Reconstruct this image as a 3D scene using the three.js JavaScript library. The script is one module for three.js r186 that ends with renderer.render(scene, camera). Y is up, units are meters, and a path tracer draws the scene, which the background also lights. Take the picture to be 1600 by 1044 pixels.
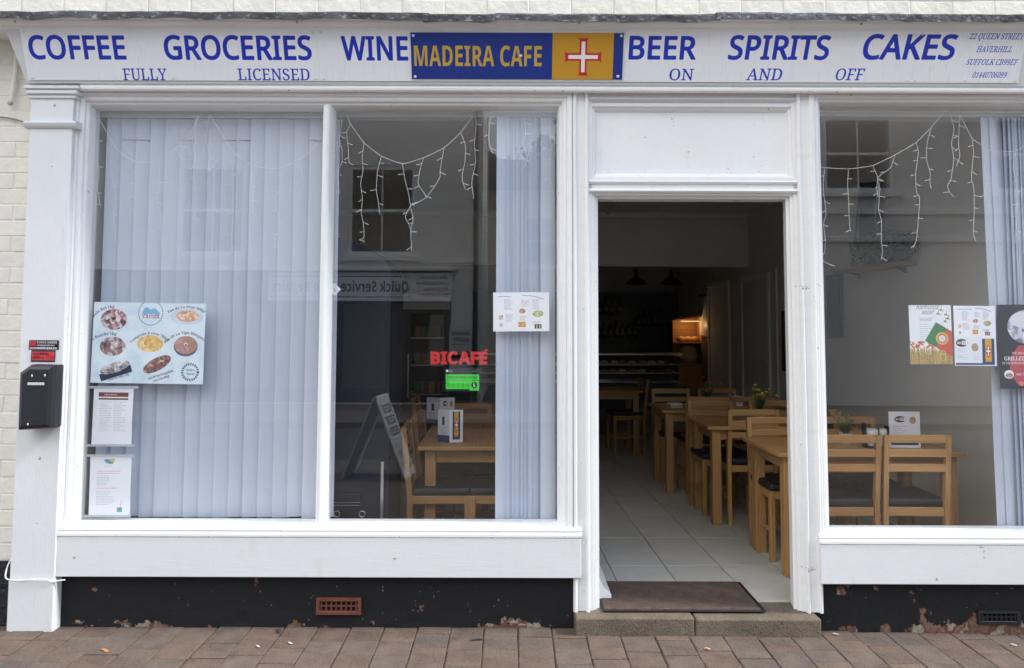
import * as THREE from 'three';
import { mergeGeometries } from 'three/addons/utils/BufferGeometryUtils.js';
import { FontLoader } from 'three/addons/loaders/FontLoader.js';
import { TextGeometry } from 'three/addons/geometries/TextGeometry.js';
import { RoundedBoxGeometry } from 'three/addons/geometries/RoundedBoxGeometry.js';

// ---------------------------------------------------------------- camera, sky, sun, exposure
const scene = new THREE.Scene();
const camera = new THREE.PerspectiveCamera(2 * Math.atan(522 / 1200) * 180 / Math.PI, 1600 / 1044, 0.05, 400);
camera.position.set(0, 1.526, 4);
camera.rotation.set(3.7 * Math.PI / 180, 0, 0.003);
camera.setViewOffset(1600, 1044, 0, 90, 1600, 1044);
const renderer = new THREE.WebGLRenderer({ antialias: true });
renderer.toneMapping = THREE.LinearToneMapping;
renderer.toneMappingExposure = 2.68;
renderer.shadowMap.enabled = true;

function mulberry(a) { return () => { a |= 0; a = a + 0x6D2B79F5 | 0; let t = Math.imul(a ^ a >>> 15, 1 | a); t = t + Math.imul(t ^ t >>> 7, 61 | t) ^ t; return ((t ^ t >>> 14) >>> 0) / 4294967296; }; }
const rnd = mulberry(20240611);
const rr = (a, b) => a + (b - a) * rnd();
const clamp = (x, a = 0, b = 1) => Math.min(b, Math.max(a, x));
const sm = (a, b, x) => { const t = clamp((x - a) / (b - a)); return t * t * (3 - 2 * t); };
const lat = new Float32Array(65536); { const r = mulberry(77); for (let i = 0; i < 65536; i++) lat[i] = r(); }
function vnoise(x, y, px, py, s = 0) {                       // tiling value noise
  const xi = Math.floor(x), yi = Math.floor(y), fx = x - xi, fy = y - yi;
  const ux = fx * fx * (3 - 2 * fx), uy = fy * fy * (3 - 2 * fy);
  const m = (a, p) => ((a % p) + p) % p;
  const h = (i, j) => lat[(m(i, px) * 131 + m(j, py) * 7919 + s * 1013) & 65535];
  return (h(xi, yi) * (1 - ux) + h(xi + 1, yi) * ux) * (1 - uy) + (h(xi, yi + 1) * (1 - ux) + h(xi + 1, yi + 1) * ux) * uy;
}
function fbm(u, v, p, oct = 4, s = 0, q = p) { let a = 0, w = 0.5, t = 0; for (let o = 0; o < oct; o++) { a += w * vnoise(u * p, v * q, p, q, s + o * 7); t += w; p *= 2; q *= 2; w *= 0.55; } return a / t; }

// broken cloud, one sky for the picture and for the light
{
  const W = 512, H = 256, d = new Float32Array(W * H * 4);
  for (let j = 0; j < H; j++) for (let i = 0; i < W; i++) {
    const el = (j + 0.5) / H * Math.PI - Math.PI / 2, u = i / W, s = Math.sin(el);
    const c = sm(0.34, 0.62, fbm(u, j / H, 6, 5, 3, 4));
    const lum = 0.75 + 0.55 * Math.max(0, s), k = (j * W + i) * 4;
    const blue = [0.46, 0.62, 0.9], cl = [1.045, 1.02, 0.995];
    for (let n = 0; n < 3; n++) d[k + n] = s < -0.01 ? 0.22 : lum * (blue[n] * (1 - c) * 0.75 + cl[n] * c * 1.0);
    d[k + 3] = 1;
  }
  const t = new THREE.DataTexture(d, W, H, THREE.RGBAFormat, THREE.FloatType);
  t.mapping = THREE.EquirectangularReflectionMapping; t.magFilter = t.minFilter = THREE.LinearFilter; t.needsUpdate = true;
  scene.background = t; scene.environment = t;
}
const sun = new THREE.DirectionalLight(new THREE.Color(1, 0.965, 0.91), 2.2);
sun.position.set(10, 9, 1.15); sun.target.position.set(0, 0.5, 0);
sun.castShadow = true; sun.shadow.radius = 22; sun.shadow.mapSize.set(2048, 2048);
Object.assign(sun.shadow.camera, { left: -14, right: 14, top: 14, bottom: -14, near: 0.5, far: 60 });
scene.add(sun, sun.target);

// ---------------------------------------------------------------- helpers
const taken = {};
function numbered(n) { if (!(n in taken)) { taken[n] = 0; return n; } return n + '_' + String(++taken[n]).padStart(3, '0'); }
function tag(o, label, category, group, kind) { if (label) o.userData.label = label; if (category) o.userData.category = category; if (group) o.userData.group = group; if (kind) o.userData.kind = kind; return o; }
function thing(name, label, category, pos = [0, 0, 0], turn = 0, group) {
  const g = new THREE.Group(); g.name = numbered(name); g.position.set(...pos); g.rotation.y = turn; scene.add(g); return tag(g, label, category, group);
}
function part(name, geo, mat, parent) { const m = new THREE.Mesh(Array.isArray(geo) ? merge(geo) : geo, mat); m.name = name; m.castShadow = m.receiveShadow = true; parent.add(m); return m; }
function solo(name, geo, mat, label, category, group) { const m = part(numbered(name), geo, mat, scene); return tag(m, label, category, group); }
function structure(name, geo, mat) { const m = part(numbered(name), geo, mat, scene); m.userData.kind = 'structure'; return m; }
function dup(src, pos, turn, label, group) { const c = src.clone(); c.name = numbered(src.name.replace(/_\d{3}$/, '')); c.userData = { ...src.userData }; scene.add(c); c.position.set(...pos); c.rotation.y = turn; return tag(c, label, null, group); }
const flat = (g) => g.index ? g.toNonIndexed() : g;
function merge(list) { return mergeGeometries(list.map((g) => { const f = flat(g); for (const k of Object.keys(f.attributes)) if (!['position', 'normal', 'uv'].includes(k)) f.deleteAttribute(k); return f; })); }
// uv in metres from the dominant direction of each face; along: the axis that the grain follows
function muv(g, along = -1, off = [0, 0]) {
  g = flat(g); const p = g.attributes.position, n = g.attributes.normal, uv = new Float32Array(p.count * 2);
  if (along === 'auto') { g.computeBoundingBox(); const s = g.boundingBox.getSize(new THREE.Vector3()); along = s.x >= s.y && s.x >= s.z ? 0 : s.y >= s.z ? 1 : 2; }
  for (let i = 0; i < p.count; i += 3) {
    let nx = 0, ny = 0, nz = 0; for (let k = 0; k < 3; k++) { nx += n.getX(i + k); ny += n.getY(i + k); nz += n.getZ(i + k); }
    nx = Math.abs(nx); ny = Math.abs(ny); nz = Math.abs(nz);
    for (let k = 0; k < 3; k++) {
      const c = [p.getX(i + k), p.getY(i + k), p.getZ(i + k)]; let a, b;
      if (along >= 0) { a = c[along]; b = c[(along + 1) % 3] + 0.73 * c[(along + 2) % 3]; }
      else if (nx > ny && nx > nz) { a = c[2]; b = c[1]; } else if (ny > nz) { a = c[0]; b = c[2]; } else { a = c[0]; b = c[1]; }
      uv[(i + k) * 2] = a + off[0]; uv[(i + k) * 2 + 1] = b + off[1];
    }
  }
  g.setAttribute('uv', new THREE.BufferAttribute(uv, 2)); return g;
}
function box(x0, x1, y0, y1, z0, z1, r = 0.004, along = -1) {
  const w = x1 - x0, h = y1 - y0, d = z1 - z0; r = Math.min(r, w * 0.3, h * 0.3, d * 0.3);
  const g = new RoundedBoxGeometry(w, h, d, 1, r); g.translate((x0 + x1) / 2, (y0 + y1) / 2, (z0 + z1) / 2);
  return muv(g, along, [rnd() * 3, rnd() * 3]);
}
// prism of a closed outline: axis x: [z, y], axis y: [x, z], axis z: [x, y]
function prism(pts, axis, a, b, along = -1, cuts = 1) {
  if (THREE.ShapeUtils.area(pts.map((p) => new THREE.Vector2(...p))) < 0) pts = pts.slice().reverse();
  const pos = [], at = (p, t) => axis === 'x' ? [t, p[1], p[0]] : axis === 'y' ? [p[0], t, p[1]] : [p[0], p[1], t];
  const push = (...v) => v.forEach((q) => pos.push(...q)), flip = axis !== 'z';
  const quad = (A, B, C, D) => flip ? push(A, C, B, A, D, C) : push(A, B, C, A, C, D);
  for (let c = 0; c < cuts; c++) { const t0 = a + (b - a) * c / cuts, t1 = a + (b - a) * (c + 1) / cuts;
    for (let i = 0; i < pts.length; i++) { const p = pts[i], q = pts[(i + 1) % pts.length]; quad(at(p, t0), at(q, t0), at(q, t1), at(p, t1)); } }
  for (const [i, j, k] of THREE.ShapeUtils.triangulateShape(pts.map((p) => new THREE.Vector2(...p)), [])) {
    const A = pts[i], B = pts[j], C = pts[k];
    flip ? push(at(A, b), at(C, b), at(B, b), at(A, a), at(B, a), at(C, a)) : push(at(A, b), at(B, b), at(C, b), at(A, a), at(C, a), at(B, a));
  }
  const g = new THREE.BufferGeometry(); g.setAttribute('position', new THREE.Float32BufferAttribute(pos, 3)); g.computeVertexNormals(); return muv(g, along, [rnd(), rnd()]);
}
// mitred frame round an opening, from its outer rectangle inwards: profile of [inset, z]
function moulding(x0, x1, y0, y1, prof) {
  const pos = [], ring = ([i, z]) => [[x0 + i, y0 + i, z], [x1 - i, y0 + i, z], [x1 - i, y1 - i, z], [x0 + i, y1 - i, z]];
  for (let k = 0; k + 1 < prof.length; k++) { const A = ring(prof[k]), B = ring(prof[k + 1]);
    for (let i = 0; i < 4; i++) { const j = (i + 1) % 4; pos.push(...A[i], ...A[j], ...B[j], ...A[i], ...B[j], ...B[i]); } }
  const g = new THREE.BufferGeometry(); g.setAttribute('position', new THREE.Float32BufferAttribute(pos, 3)); g.computeVertexNormals(); return muv(g, -1, [rnd(), rnd()]);
}
function tube(pts, r, seg = 8, rad = 6) { return new THREE.TubeGeometry(new THREE.CatmullRomCurve3(pts.map((p) => new THREE.Vector3(...p))), seg, r, rad); }
function lathe(pts, seg = 16) { return new THREE.LatheGeometry(pts.map((p) => new THREE.Vector2(...p)), seg); }
const C = (r, g, b) => new THREE.Color().setRGB(r, g, b);
function dataTex(n, fn, srgb) {
  const d = new Uint8Array(n * n * 4);
  for (let j = 0; j < n; j++) for (let i = 0; i < n; i++) { const c = fn(i / n, j / n), k = (j * n + i) * 4; const a = Array.isArray(c) ? c : [c, c, c]; for (let q = 0; q < 3; q++) d[k + q] = clamp(a[q]) * 255; d[k + 3] = 255; }
  const t = new THREE.DataTexture(d, n, n); t.wrapS = t.wrapT = THREE.RepeatWrapping; t.magFilter = THREE.LinearFilter; t.minFilter = THREE.LinearMipmapLinearFilter; t.generateMipmaps = true;
  if (srgb) t.colorSpace = THREE.SRGBColorSpace; t.needsUpdate = true; return t;
}
function rep(t, s, s2 = s) { const c = t.clone(); c.repeat.set(s, s2); c.needsUpdate = true; return c; }
function canvasTex(w, h, draw) {
  const c = document.createElement('canvas'); c.width = w; c.height = h; draw(c.getContext('2d'), w, h);
  const t = new THREE.CanvasTexture(c); t.colorSpace = THREE.SRGBColorSpace; t.magFilter = THREE.LinearFilter; t.anisotropy = 8; return t;
}
const std = (o) => new THREE.MeshStandardMaterial(o);

// ---------------------------------------------------------------- materials
const tLump = dataTex(512, (u, v) => fbm(u, v, 8, 6, 1));
const tBrush = dataTex(512, (u, v) => 0.6 * fbm(u, v, 5, 5, 11) + 0.4 * fbm(u, v, 60, 2, 5, 10));
const tBrushH = dataTex(512, (u, v) => 0.6 * fbm(u, v, 5, 5, 11) + 0.4 * fbm(u, v, 8, 3, 5, 60));
const tPaint = dataTex(1024, (u, v) => {                       // old gloss paint: faint dirt, a few chips through to the undercoat
  const d = fbm(u, v, 4, 6, 21), f = fbm(u, v, 40, 3, 9), chip = sm(0.845, 0.86, fbm(u, v, 40, 4, 41)), st = sm(0.68, 0.85, fbm(u, v, 22, 4, 51, 8));
  const b = 0.955 + 0.035 * d + 0.015 * f; return [b * (1 - 0.3 * chip) - 0.02 * st, b * (1 - 0.33 * chip) - 0.025 * st, b * (1 - 0.36 * chip) - 0.04 * st];
}, true);
const tGrime = dataTex(512, (u, v) => { const d = fbm(u, v, 5, 6, 61), s = sm(0.6, 0.75, fbm(u, v, 30, 4, 71)); const b = 0.86 + 0.14 * d - 0.08 * s; return [b, b * 0.995, b * 0.98]; }, true);
const tSoft = dataTex(512, (u, v) => { const b = 0.90 + 0.1 * fbm(u, v, 5, 6, 61); return [b, b * 0.995, b * 0.985]; }, true);
const tGrain = dataTex(512, (u, v) => { const n = fbm(u, v, 3, 5, 81, 40), k = 0.5 + 0.5 * Math.sin((v * 14 + 2.2 * fbm(u, v, 2, 3, 91, 4)) * 6.283 * 2); const b = 0.72 + 0.2 * n + 0.1 * k; return [b, b * 0.965, b * 0.9]; }, true);
const tStone = dataTex(512, (u, v) => { const a = fbm(u, v, 6, 6, 101), b = fbm(u, v, 90, 2, 111), p = sm(0.72, 0.8, fbm(u, v, 50, 3, 121)); const k = 0.62 + 0.3 * a + 0.16 * (b - 0.5) - 0.2 * p; return [k, k * 0.985, k * 0.96]; }, true);
const tStoneB = dataTex(512, (u, v) => 0.5 * fbm(u, v, 8, 5, 101) + 0.5 * fbm(u, v, 90, 2, 111));
const tLead = dataTex(512, (u, v) => { const a = fbm(u, v, 8, 6, 131), w = sm(0.6, 0.72, fbm(u, v, 26, 5, 141)); const k = 0.24 + 0.16 * a; return [k + 0.3 * w, k + 0.31 * w, k + 0.33 * w]; }, true);

const M = {};
M.white = std({ color: C(0.82, 0.825, 0.82), map: rep(tPaint, 0.7), roughness: 0.42, bumpMap: rep(tBrush, 3), bumpScale: 0.0016 });
M.pale = std({ color: C(0.72, 0.73, 0.745), map: rep(tPaint, 0.55), roughness: 0.5, bumpMap: rep(tBrush, 3), bumpScale: 0.001 });
M.paleH = std({ color: C(0.72, 0.73, 0.745), map: rep(tPaint, 0.62), roughness: 0.5, bumpMap: rep(tBrushH, 2), bumpScale: 0.0009 });
M.whiteH = std({ color: C(0.82, 0.825, 0.82), map: rep(tPaint, 0.7), roughness: 0.42, bumpMap: rep(tBrushH, 2), bumpScale: 0.0011 });
M.panelWhite = std({ color: C(0.82, 0.825, 0.83), map: tPaint, roughness: 0.4, bumpMap: rep(tBrush, 2), bumpScale: 0.0012 });
M.brick = [[0.80, 0.775, 0.70], [0.815, 0.79, 0.71], [0.785, 0.765, 0.69], [0.81, 0.785, 0.72]].map((c) => std({ color: C(...c), map: rep(tSoft, 2.1), roughness: 0.75, bumpMap: rep(tLump, 3.1), bumpScale: 0.0045 }));
M.mortar = std({ color: C(0.78, 0.755, 0.68), map: rep(tSoft, 1.7), roughness: 0.9, bumpMap: rep(tLump, 4), bumpScale: 0.006 });
M.lead = std({ color: C(0.5, 0.51, 0.54), map: rep(tLead, 1.6, 5), roughness: 0.6, bumpMap: rep(tLump, 4), bumpScale: 0.006 });
M.stone = std({ color: C(0.225, 0.185, 0.14), map: rep(tStone, 1.6), roughness: 0.9, bumpMap: rep(tStoneB, 2.5), bumpScale: 0.006 });
M.wood = std({ color: C(0.55, 0.325, 0.14), map: rep(tGrain, 1.1, 3), roughness: 0.5, bumpMap: rep(tGrain, 1.1, 3), bumpScale: 0.0006 });
M.woods = [M.wood, ...[[0.50, 0.285, 0.115], [0.59, 0.365, 0.165]].map((c) => { const m = M.wood.clone(); m.color = C(...c); return m; })];
M.cushion = std({ color: C(0.012, 0.013, 0.018), roughness: 0.55, bumpMap: rep(tLump, 8), bumpScale: 0.003 });
M.black = std({ color: C(0.012, 0.014, 0.019), roughness: 0.42, bumpMap: rep(tLump, 6), bumpScale: 0.001 });
M.metal = std({ color: C(0.6, 0.61, 0.62), metalness: 1, roughness: 0.35 });
M.glass = new THREE.MeshPhysicalMaterial({ color: 0xffffff, transmission: 1, thickness: 0, ior: 1.82, roughness: 0, side: THREE.DoubleSide });
M.clear = new THREE.MeshPhysicalMaterial({ color: 0xffffff, transmission: 1, thickness: 0, ior: 1.5, roughness: 0.02, side: THREE.DoubleSide });
M.vane = new THREE.MeshPhysicalMaterial({ color: C(0.66, 0.73, 0.85), roughness: 0.95, transmission: 0.25, thickness: 0, side: THREE.DoubleSide, bumpMap: rep(tBrush, 6), bumpScale: 0.0005 });
M.wire = std({ color: C(0.8, 0.8, 0.78), roughness: 0.5 });
M.plaster = std({ color: C(0.76, 0.75, 0.71), map: rep(tSoft, 0.6), roughness: 0.85, bumpMap: rep(tLump, 1.5), bumpScale: 0.002 });
M.ceiling = std({ color: C(0.83, 0.83, 0.80), map: rep(tSoft, 0.5), roughness: 0.9 });
M.sideWall = M.plaster;
M.asphalt = std({ color: C(0.085, 0.083, 0.082), map: rep(tStone, 0.8), roughness: 0.9, bumpMap: rep(tStoneB, 2), bumpScale: 0.004 });
M.paving = std({ color: C(0.20, 0.165, 0.145), map: rep(tStone, 0.9), roughness: 0.9, bumpMap: rep(tStoneB, 2), bumpScale: 0.004 });
M.bed = std({ color: C(0.075, 0.065, 0.055), map: rep(tStone, 2), roughness: 1, bumpMap: rep(tStoneB, 4), bumpScale: 0.006 });
M.terracotta = std({ color: C(0.27, 0.085, 0.05), map: rep(tStone, 4), roughness: 0.85, bumpMap: rep(tLump, 8), bumpScale: 0.004 });
M.tar = std({ color: C(0.010, 0.012, 0.016), map: rep(tStone, 1.3), roughness: 0.65, bumpMap: rep(tLump, 5), bumpScale: 0.012 });
M.screw = std({ color: C(0.7, 0.7, 0.72), roughness: 0.35 });

const lines = (g, x, y, w, n, dy, col, r, lh = 3) => { g.fillStyle = col; for (let i = 0; i < n; i++) { let q = x; const end = x + w * (0.55 + 0.45 * r()); while (q < end) { const k = 6 + r() * 26; g.fillRect(q, y + i * dy, Math.min(k, end - q), lh); q += k + 6; } } };
// ---------------------------------------------------------------- the ground
const dip = (x) => x > 1.1 ? -0.017 * (x - 1.1) : 0;
structure('ground', muv(new THREE.PlaneGeometry(300, 300).rotateX(-Math.PI / 2).translate(0, -0.3, 0)), M.asphalt);
structure('road', box(-40, 40, -0.25, -0.1, 4.75, 8.2, 0.002), M.asphalt);
structure('far_pavement', box(-40, 40, -0.25, 0.0, 8.2, 60, 0.01), M.paving);
const pavement = structure('pavement', [prism([[-3.55, -0.25], [3.55, -0.25], [3.55, -0.055], [1.1, -0.012], [-3.55, -0.012]], 'z', -0.2, 1.0), box(-40, 40, -0.25, 0, 1.0, 4.6, 0.002), box(-40, -3.55, -0.25, 0, -0.2, 1.0, 0.002), box(3.55, 40, -0.25, -0.04, -0.2, 1.0, 0.002)], M.paving);
structure('kerb', box(-40, 40, -0.25, 0.004, 4.6, 4.75, 0.015), M.stone);
// block paving laid in columns that run away from the shop
function blockGeo(w, l, h, bev, off) {
  const a = w / 2, b = l / 2, pos = [], q = (A, B, D, E) => pos.push(...A, ...B, ...D, ...A, ...D, ...E);
  const lo = [[-a, -h, b], [a, -h, b], [a, -h, -b], [-a, -h, -b]], mid = lo.map(([x, , z]) => [x, -bev, z]), top = lo.map(([x, , z]) => [x - Math.sign(x) * bev * 1.3, 0, z - Math.sign(z) * bev * 1.3]);
  q(...top); for (let i = 0; i < 4; i++) { const j = (i + 1) % 4; q(mid[i], mid[j], top[j], top[i]); q(lo[i], lo[j], mid[j], mid[i]); }
  const g = new THREE.BufferGeometry(); g.setAttribute('position', new THREE.Float32BufferAttribute(pos, 3)); g.computeVertexNormals(); return muv(g, -1, off);
}
{
  const cols = [[0.215, 0.158, 0.130], [0.195, 0.145, 0.118], [0.2, 0.16, 0.135], [0.23, 0.16, 0.122], [0.19, 0.157, 0.135], [0.168, 0.148, 0.132], [0.22, 0.175, 0.145], [0.2, 0.138, 0.108]];
  const mats = cols.map((c) => std({ color: C(...c).lerp(C(0.215, 0.15, 0.118), 0.4).multiplyScalar(0.86), map: rep(tStone, 1.9), roughness: 0.92, bumpMap: rep(tStoneB, 3), bumpScale: 0.005 }));
  const lens = [0.125, 0.166, 0.21], geos = lens.map((l) => [0, 1, 2, 3].map((k) => blockGeo(0.1645, l - 0.0042, 0.05, 0.004, [k * 0.31 + l, k * 0.17])));
  for (let c = 0; c < 41; c++) {
    let z = 0.006 - rr(0, 0.1); const x = -3.42 + c * 0.1685;
    while (z < 1.0) {
      const k = rnd() < 0.2 ? 0 : rnd() < 0.72 ? 1 : 2;
      if (z + lens[k] > 1.0) { z += lens[k]; continue; }
      const m = part('paver', geos[k][Math.floor(rnd() * 4)], mats[Math.floor(rnd() * 8)], pavement);
      m.position.set(x + rr(-0.002, 0.002), dip(x) + rr(-0.003, 0.002), z + lens[k] / 2); m.rotation.set(rr(-0.01, 0.01), rr(-0.008, 0.008) + (rnd() < 0.5 ? Math.PI : 0), rr(-0.01, 0.01));
      z += lens[k];
    }
  }
}

// ---------------------------------------------------------------- cream painted brickwork
const bkGeo = [0, 1, 2, 3, 4].map((k) => { const g = blockGeo(0.22, 0.078, 0.05, 0.0028, [k * 0.37, k * 0.23]); g.rotateX(Math.PI / 2); return muv(g, -1, [k * 0.37, k * 0.61]); });
const bkHalf = [0, 1].map((k) => { const g = blockGeo(0.1, 0.078, 0.05, 0.0028, [0, 0]); g.rotateX(Math.PI / 2); return muv(g, -1, [k * 0.5, k * 0.41]); });
function brickwork(parent, x0, x1, y0, y1, z, skip) {
  let row = 0;
  for (let y = y0; y + 0.08 < y1; y += 0.083, row++) {
    for (let x = x0 - (row % 2 ? 0.112 : 0); x < x1 - 0.02; x += 0.225) {
      const a = Math.max(x, x0), b = Math.min(x + 0.225, x1); if (b - a < 0.06) continue;
      const whole = b - a > 0.2, m = part('brick', whole ? bkGeo[Math.floor(rnd() * 5)] : bkHalf[Math.floor(rnd() * 2)], M.brick[Math.floor(rnd() * 4)], parent);
      m.position.set((a + b) / 2 + rr(-0.002, 0.002), y + 0.04 + rr(-0.002, 0.002), z + rr(-0.0015, 0.001)); m.scale.x = whole ? 1 : (b - a - 0.01) / 0.1;
      m.rotation.set(rr(-0.01, 0.01), rr(-0.005, 0.005), rr(-0.008, 0.008));
    }
  }
}
const wallL = thing('brick_wall', 'cream painted brick wall left of the shop front, black at its foot', 'wall');
part('mortar', box(-9, -2.4, 0.0, 3.04, -0.3, -0.0025, 0.002), M.mortar, wallL); part('flank', box(-9, -3.25, 0, 3.2, -10, -0.31, 0.002), M.mortar, wallL);
part('plinth', box(-9, -2.52, -0.08, 0.325, -0.2, 0.006, 0.004), M.tar, wallL);
brickwork(wallL, -3.86, -2.52, 0.33, 3.04, 0);
const upper = thing('upper_wall', 'cream painted brick wall above the lead flashing', 'wall');
part('mortar', [box(-9, 9, 3.05, 7.2, -0.35, 0.0155, 0.002), box(-9, 9, 3.21, 7.19, -10, -0.36, 0.002), box(-9, 9, 0, 3.2, -10.2, -9.0, 0.002)], M.mortar, upper);
brickwork(upper, -3.4, 3.4, 3.095, 3.76, 0.019);
const wallR = thing('brick_wall', 'cream painted brick wall beyond the right end of the shop front', 'wall');
part('mortar', box(3.1, 9, 0.0, 3.04, -0.3, -0.0035, 0.002), M.mortar, wallR); part('flank', box(3.3, 9, 0, 3.2, -10, -0.31, 0.002), M.mortar, wallR);
part('plinth', box(3.13, 9, -0.08, 0.325, -0.2, 0.006, 0.004), M.tar, wallR);
brickwork(wallR, 3.13, 4.2, 0.33, 3.04, 0);

// black painted plinth, worn through at its foot
function plinthTex(seed, L, h0, spots) {      // black paint over brick and render, flaked off in ragged patches near the pavement
  const W0 = 1536, H0 = Math.round(W0 * h0 / L), d = new Uint8Array(W0 * H0 * 4);
  for (let j = 0; j < H0; j++) for (let i = 0; i < W0; i++) {
    const x = i / W0 * L, y = j / H0 * h0 - 0.08, u = x / 4, v = (y + 1) / 4, k = (j * W0 + i) * 4;
    const n = fbm(u, v, 44, 6, seed), edge = fbm(u, v, 300, 3, seed + 3), big = fbm(u, v, 9, 3, seed + 9);
    let low = 0.18 * Math.exp(-Math.max(0, y - 0.004) / 0.026) * sm(0.3, 0.75, big); for (const [sx, sy, r] of spots) low += 0.26 * Math.exp(-(((x - sx) / r) ** 2 + ((y - sy) / (r * 0.32)) ** 2));
    const worn = sm(0.735, 0.765, n + 0.14 * (edge - 0.5) + low), fleck = sm(0.83, 0.86, fbm(u, v, 170, 3, seed + 21) + 0.1 * low);
    const t = fbm(u, v, 70, 3, seed + 31), c = t < 0.45 ? [112, 84, 68] : t < 0.6 ? [96, 66, 52] : [138, 126, 114], f = 0.75 + 0.5 * edge, b = 0.72 + 0.6 * fbm(u, v, 60, 4, seed + 5);
    for (let q = 0; q < 3; q++) d[k + q] = clamp(((1 - worn) * [8, 9, 13][q] * b * (1 - fleck) + worn * c[q] * f * (1 - fleck) + fleck * [104, 104, 106][q]) / 255) * 255; d[k + 3] = 255;
  }
  const t = new THREE.DataTexture(d, W0, H0); t.colorSpace = THREE.SRGBColorSpace; t.magFilter = THREE.LinearFilter; t.minFilter = THREE.LinearMipmapLinearFilter; t.generateMipmaps = true; t.needsUpdate = true; return t;
}
function plinth(x0, x1, y1, seed, L, label) {
  const g = new RoundedBoxGeometry(x1 - x0, y1 + 0.08, 0.12, 1, 0.004); const t = flat(g), p = t.attributes.position, uv = new Float32Array(p.count * 2);
  for (let i = 0; i < p.count; i++) { uv[2 * i] = p.getX(i) / (x1 - x0) + 0.5; uv[2 * i + 1] = p.getY(i) / (y1 + 0.08) + 0.5; }
  t.setAttribute('uv', new THREE.BufferAttribute(uv, 2)); t.translate((x0 + x1) / 2, (y1 - 0.08) / 2, -0.06);
  return part('plinth', t, std({ map: plinthTex(seed, x1 - x0, y1 + 0.08, L), roughness: 0.8, bumpMap: rep(tLump, 6, 0.8), bumpScale: 0.005 }), label);
}
const front = thing('shop_front', 'white painted timber shop front with two window bays and an open doorway', 'shop front');
plinth(-2.3, 0.33, 0.262, 5, [[0.1, 0.03, 0.08], [0.3, 0.02, 0.05], [1.25, 0.0, 0.12], [1.62, 0.02, 0.09], [2.3, 0.01, 0.12], [1.12, 0.26, 0.05]], front);
plinth(1.54, 2.98, 0.24, 9, [[0.06, 0.0, 0.1], [0.66, 0.0, 0.2], [0.95, 0.0, 0.2], [1.15, 0.0, 0.1]], front);

// pilaster at the left end
part('pilaster', box(-2.515, -2.29, 0.25, 2.705, -0.04, 0.06, 0.005), M.pale, front);
part('pilaster_base', box(-2.519, -2.286, -0.01, 0.253, -0.04, 0.065, 0.008), M.pale, front);
part('capital', [box(-2.522, -2.275, 2.703, 2.722, -0.04, 0.07, 0.005), box(-2.532, -2.262, 2.722, 2.748, -0.04, 0.082, 0.009), box(-2.538, -2.25, 2.748, 2.766, -0.04, 0.09, 0.004)], M.pale, front);
part('pilaster_band', [prism([[-0.04, 2.545], [0.066, 2.545], [0.078, 2.556], [0.085, 2.57], [0.083, 2.578], [0.06, 2.583], [-0.04, 2.583]], 'x', -2.533, -2.262)], M.pale, front);
part('pilaster', box(2.93, 3.13, -0.01, 2.705, -0.04, 0.06, 0.005), M.pale, front);
part('capital', [box(2.92, 3.14, 2.703, 2.722, -0.04, 0.07, 0.005), box(2.91, 3.15, 2.722, 2.766, -0.04, 0.085, 0.009)], M.pale, front);

// window bays
const frameProf = [[0, -0.06], [0, 0.03], [0.004, 0.034], [0.022, 0.034], [0.026, 0.031], [0.028, 0.021], [0.034, 0.024], [0.046, 0.022], [0.052, 0.016], [0.053, 0.002], [0.064, 0.0], [0.068, -0.006], [0.076, -0.05], [0.076, -0.09]];
const noseMullion = (x0, x1) => { const w = x1 - x0, c = (x0 + x1) / 2, pts = [[x0, -0.09], [x0, -0.045], [x0 + 0.008, -0.012]]; for (let i = 0; i <= 8; i++) { const a = Math.PI - i / 8 * Math.PI; pts.push([c + Math.cos(a) * (w / 2 - 0.012), -0.004 + Math.sin(a) * 0.022]); } pts.push([x1 - 0.008, -0.012], [x1, -0.045], [x1, -0.09]); return pts; };
const fA = part('window_frame', moulding(-2.307, 0.314, 0.436, 2.757, frameProf), M.white, front);
const fB = part('window_frame', moulding(1.56, 2.935, 0.41, 2.782, frameProf), M.white, front);
part('mullion', prism(noseMullion(-1.013, -0.947), 'y', 0.5, 2.69, 1), M.white, front);
const pane = (x0, x1, y0, y1) => part('pane', new THREE.PlaneGeometry(x1 - x0, y1 - y0).translate((x0 + x1) / 2, (y0 + y1) / 2, -0.05), M.glass, front);
pane(-2.232, -0.98, 0.508, 2.684); pane(-0.98, 0.239, 0.508, 2.684); pane(1.633, 2.862, 0.482, 2.709);
const sillProf = (y0, y1) => [[-0.1, y0], [0.05, y0], [0.056, y0 + 0.006], [0.056, y0 + 0.018], [0.048, y0 + 0.024], [0.044, y0 + 0.03], [0.05, y0 + 0.036], [0.046, y0 + 0.046], [-0.03, y1], [-0.1, y1]];
part('sill', prism(sillProf(0.458, 0.516), 'x', -2.309, 0.358), M.whiteH, front);
part('sill', prism(sillProf(0.43, 0.49), 'x', 1.556, 2.94), M.whiteH, front);
part('stall_riser', box(-2.307, 0.353, 0.262, 0.4575, -0.1, 0.053, 0.004), M.paleH, front);
part('stall_riser', box(1.558, 2.945, 0.236, 0.4295, -0.1, 0.053, 0.004), M.paleH, front);
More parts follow.
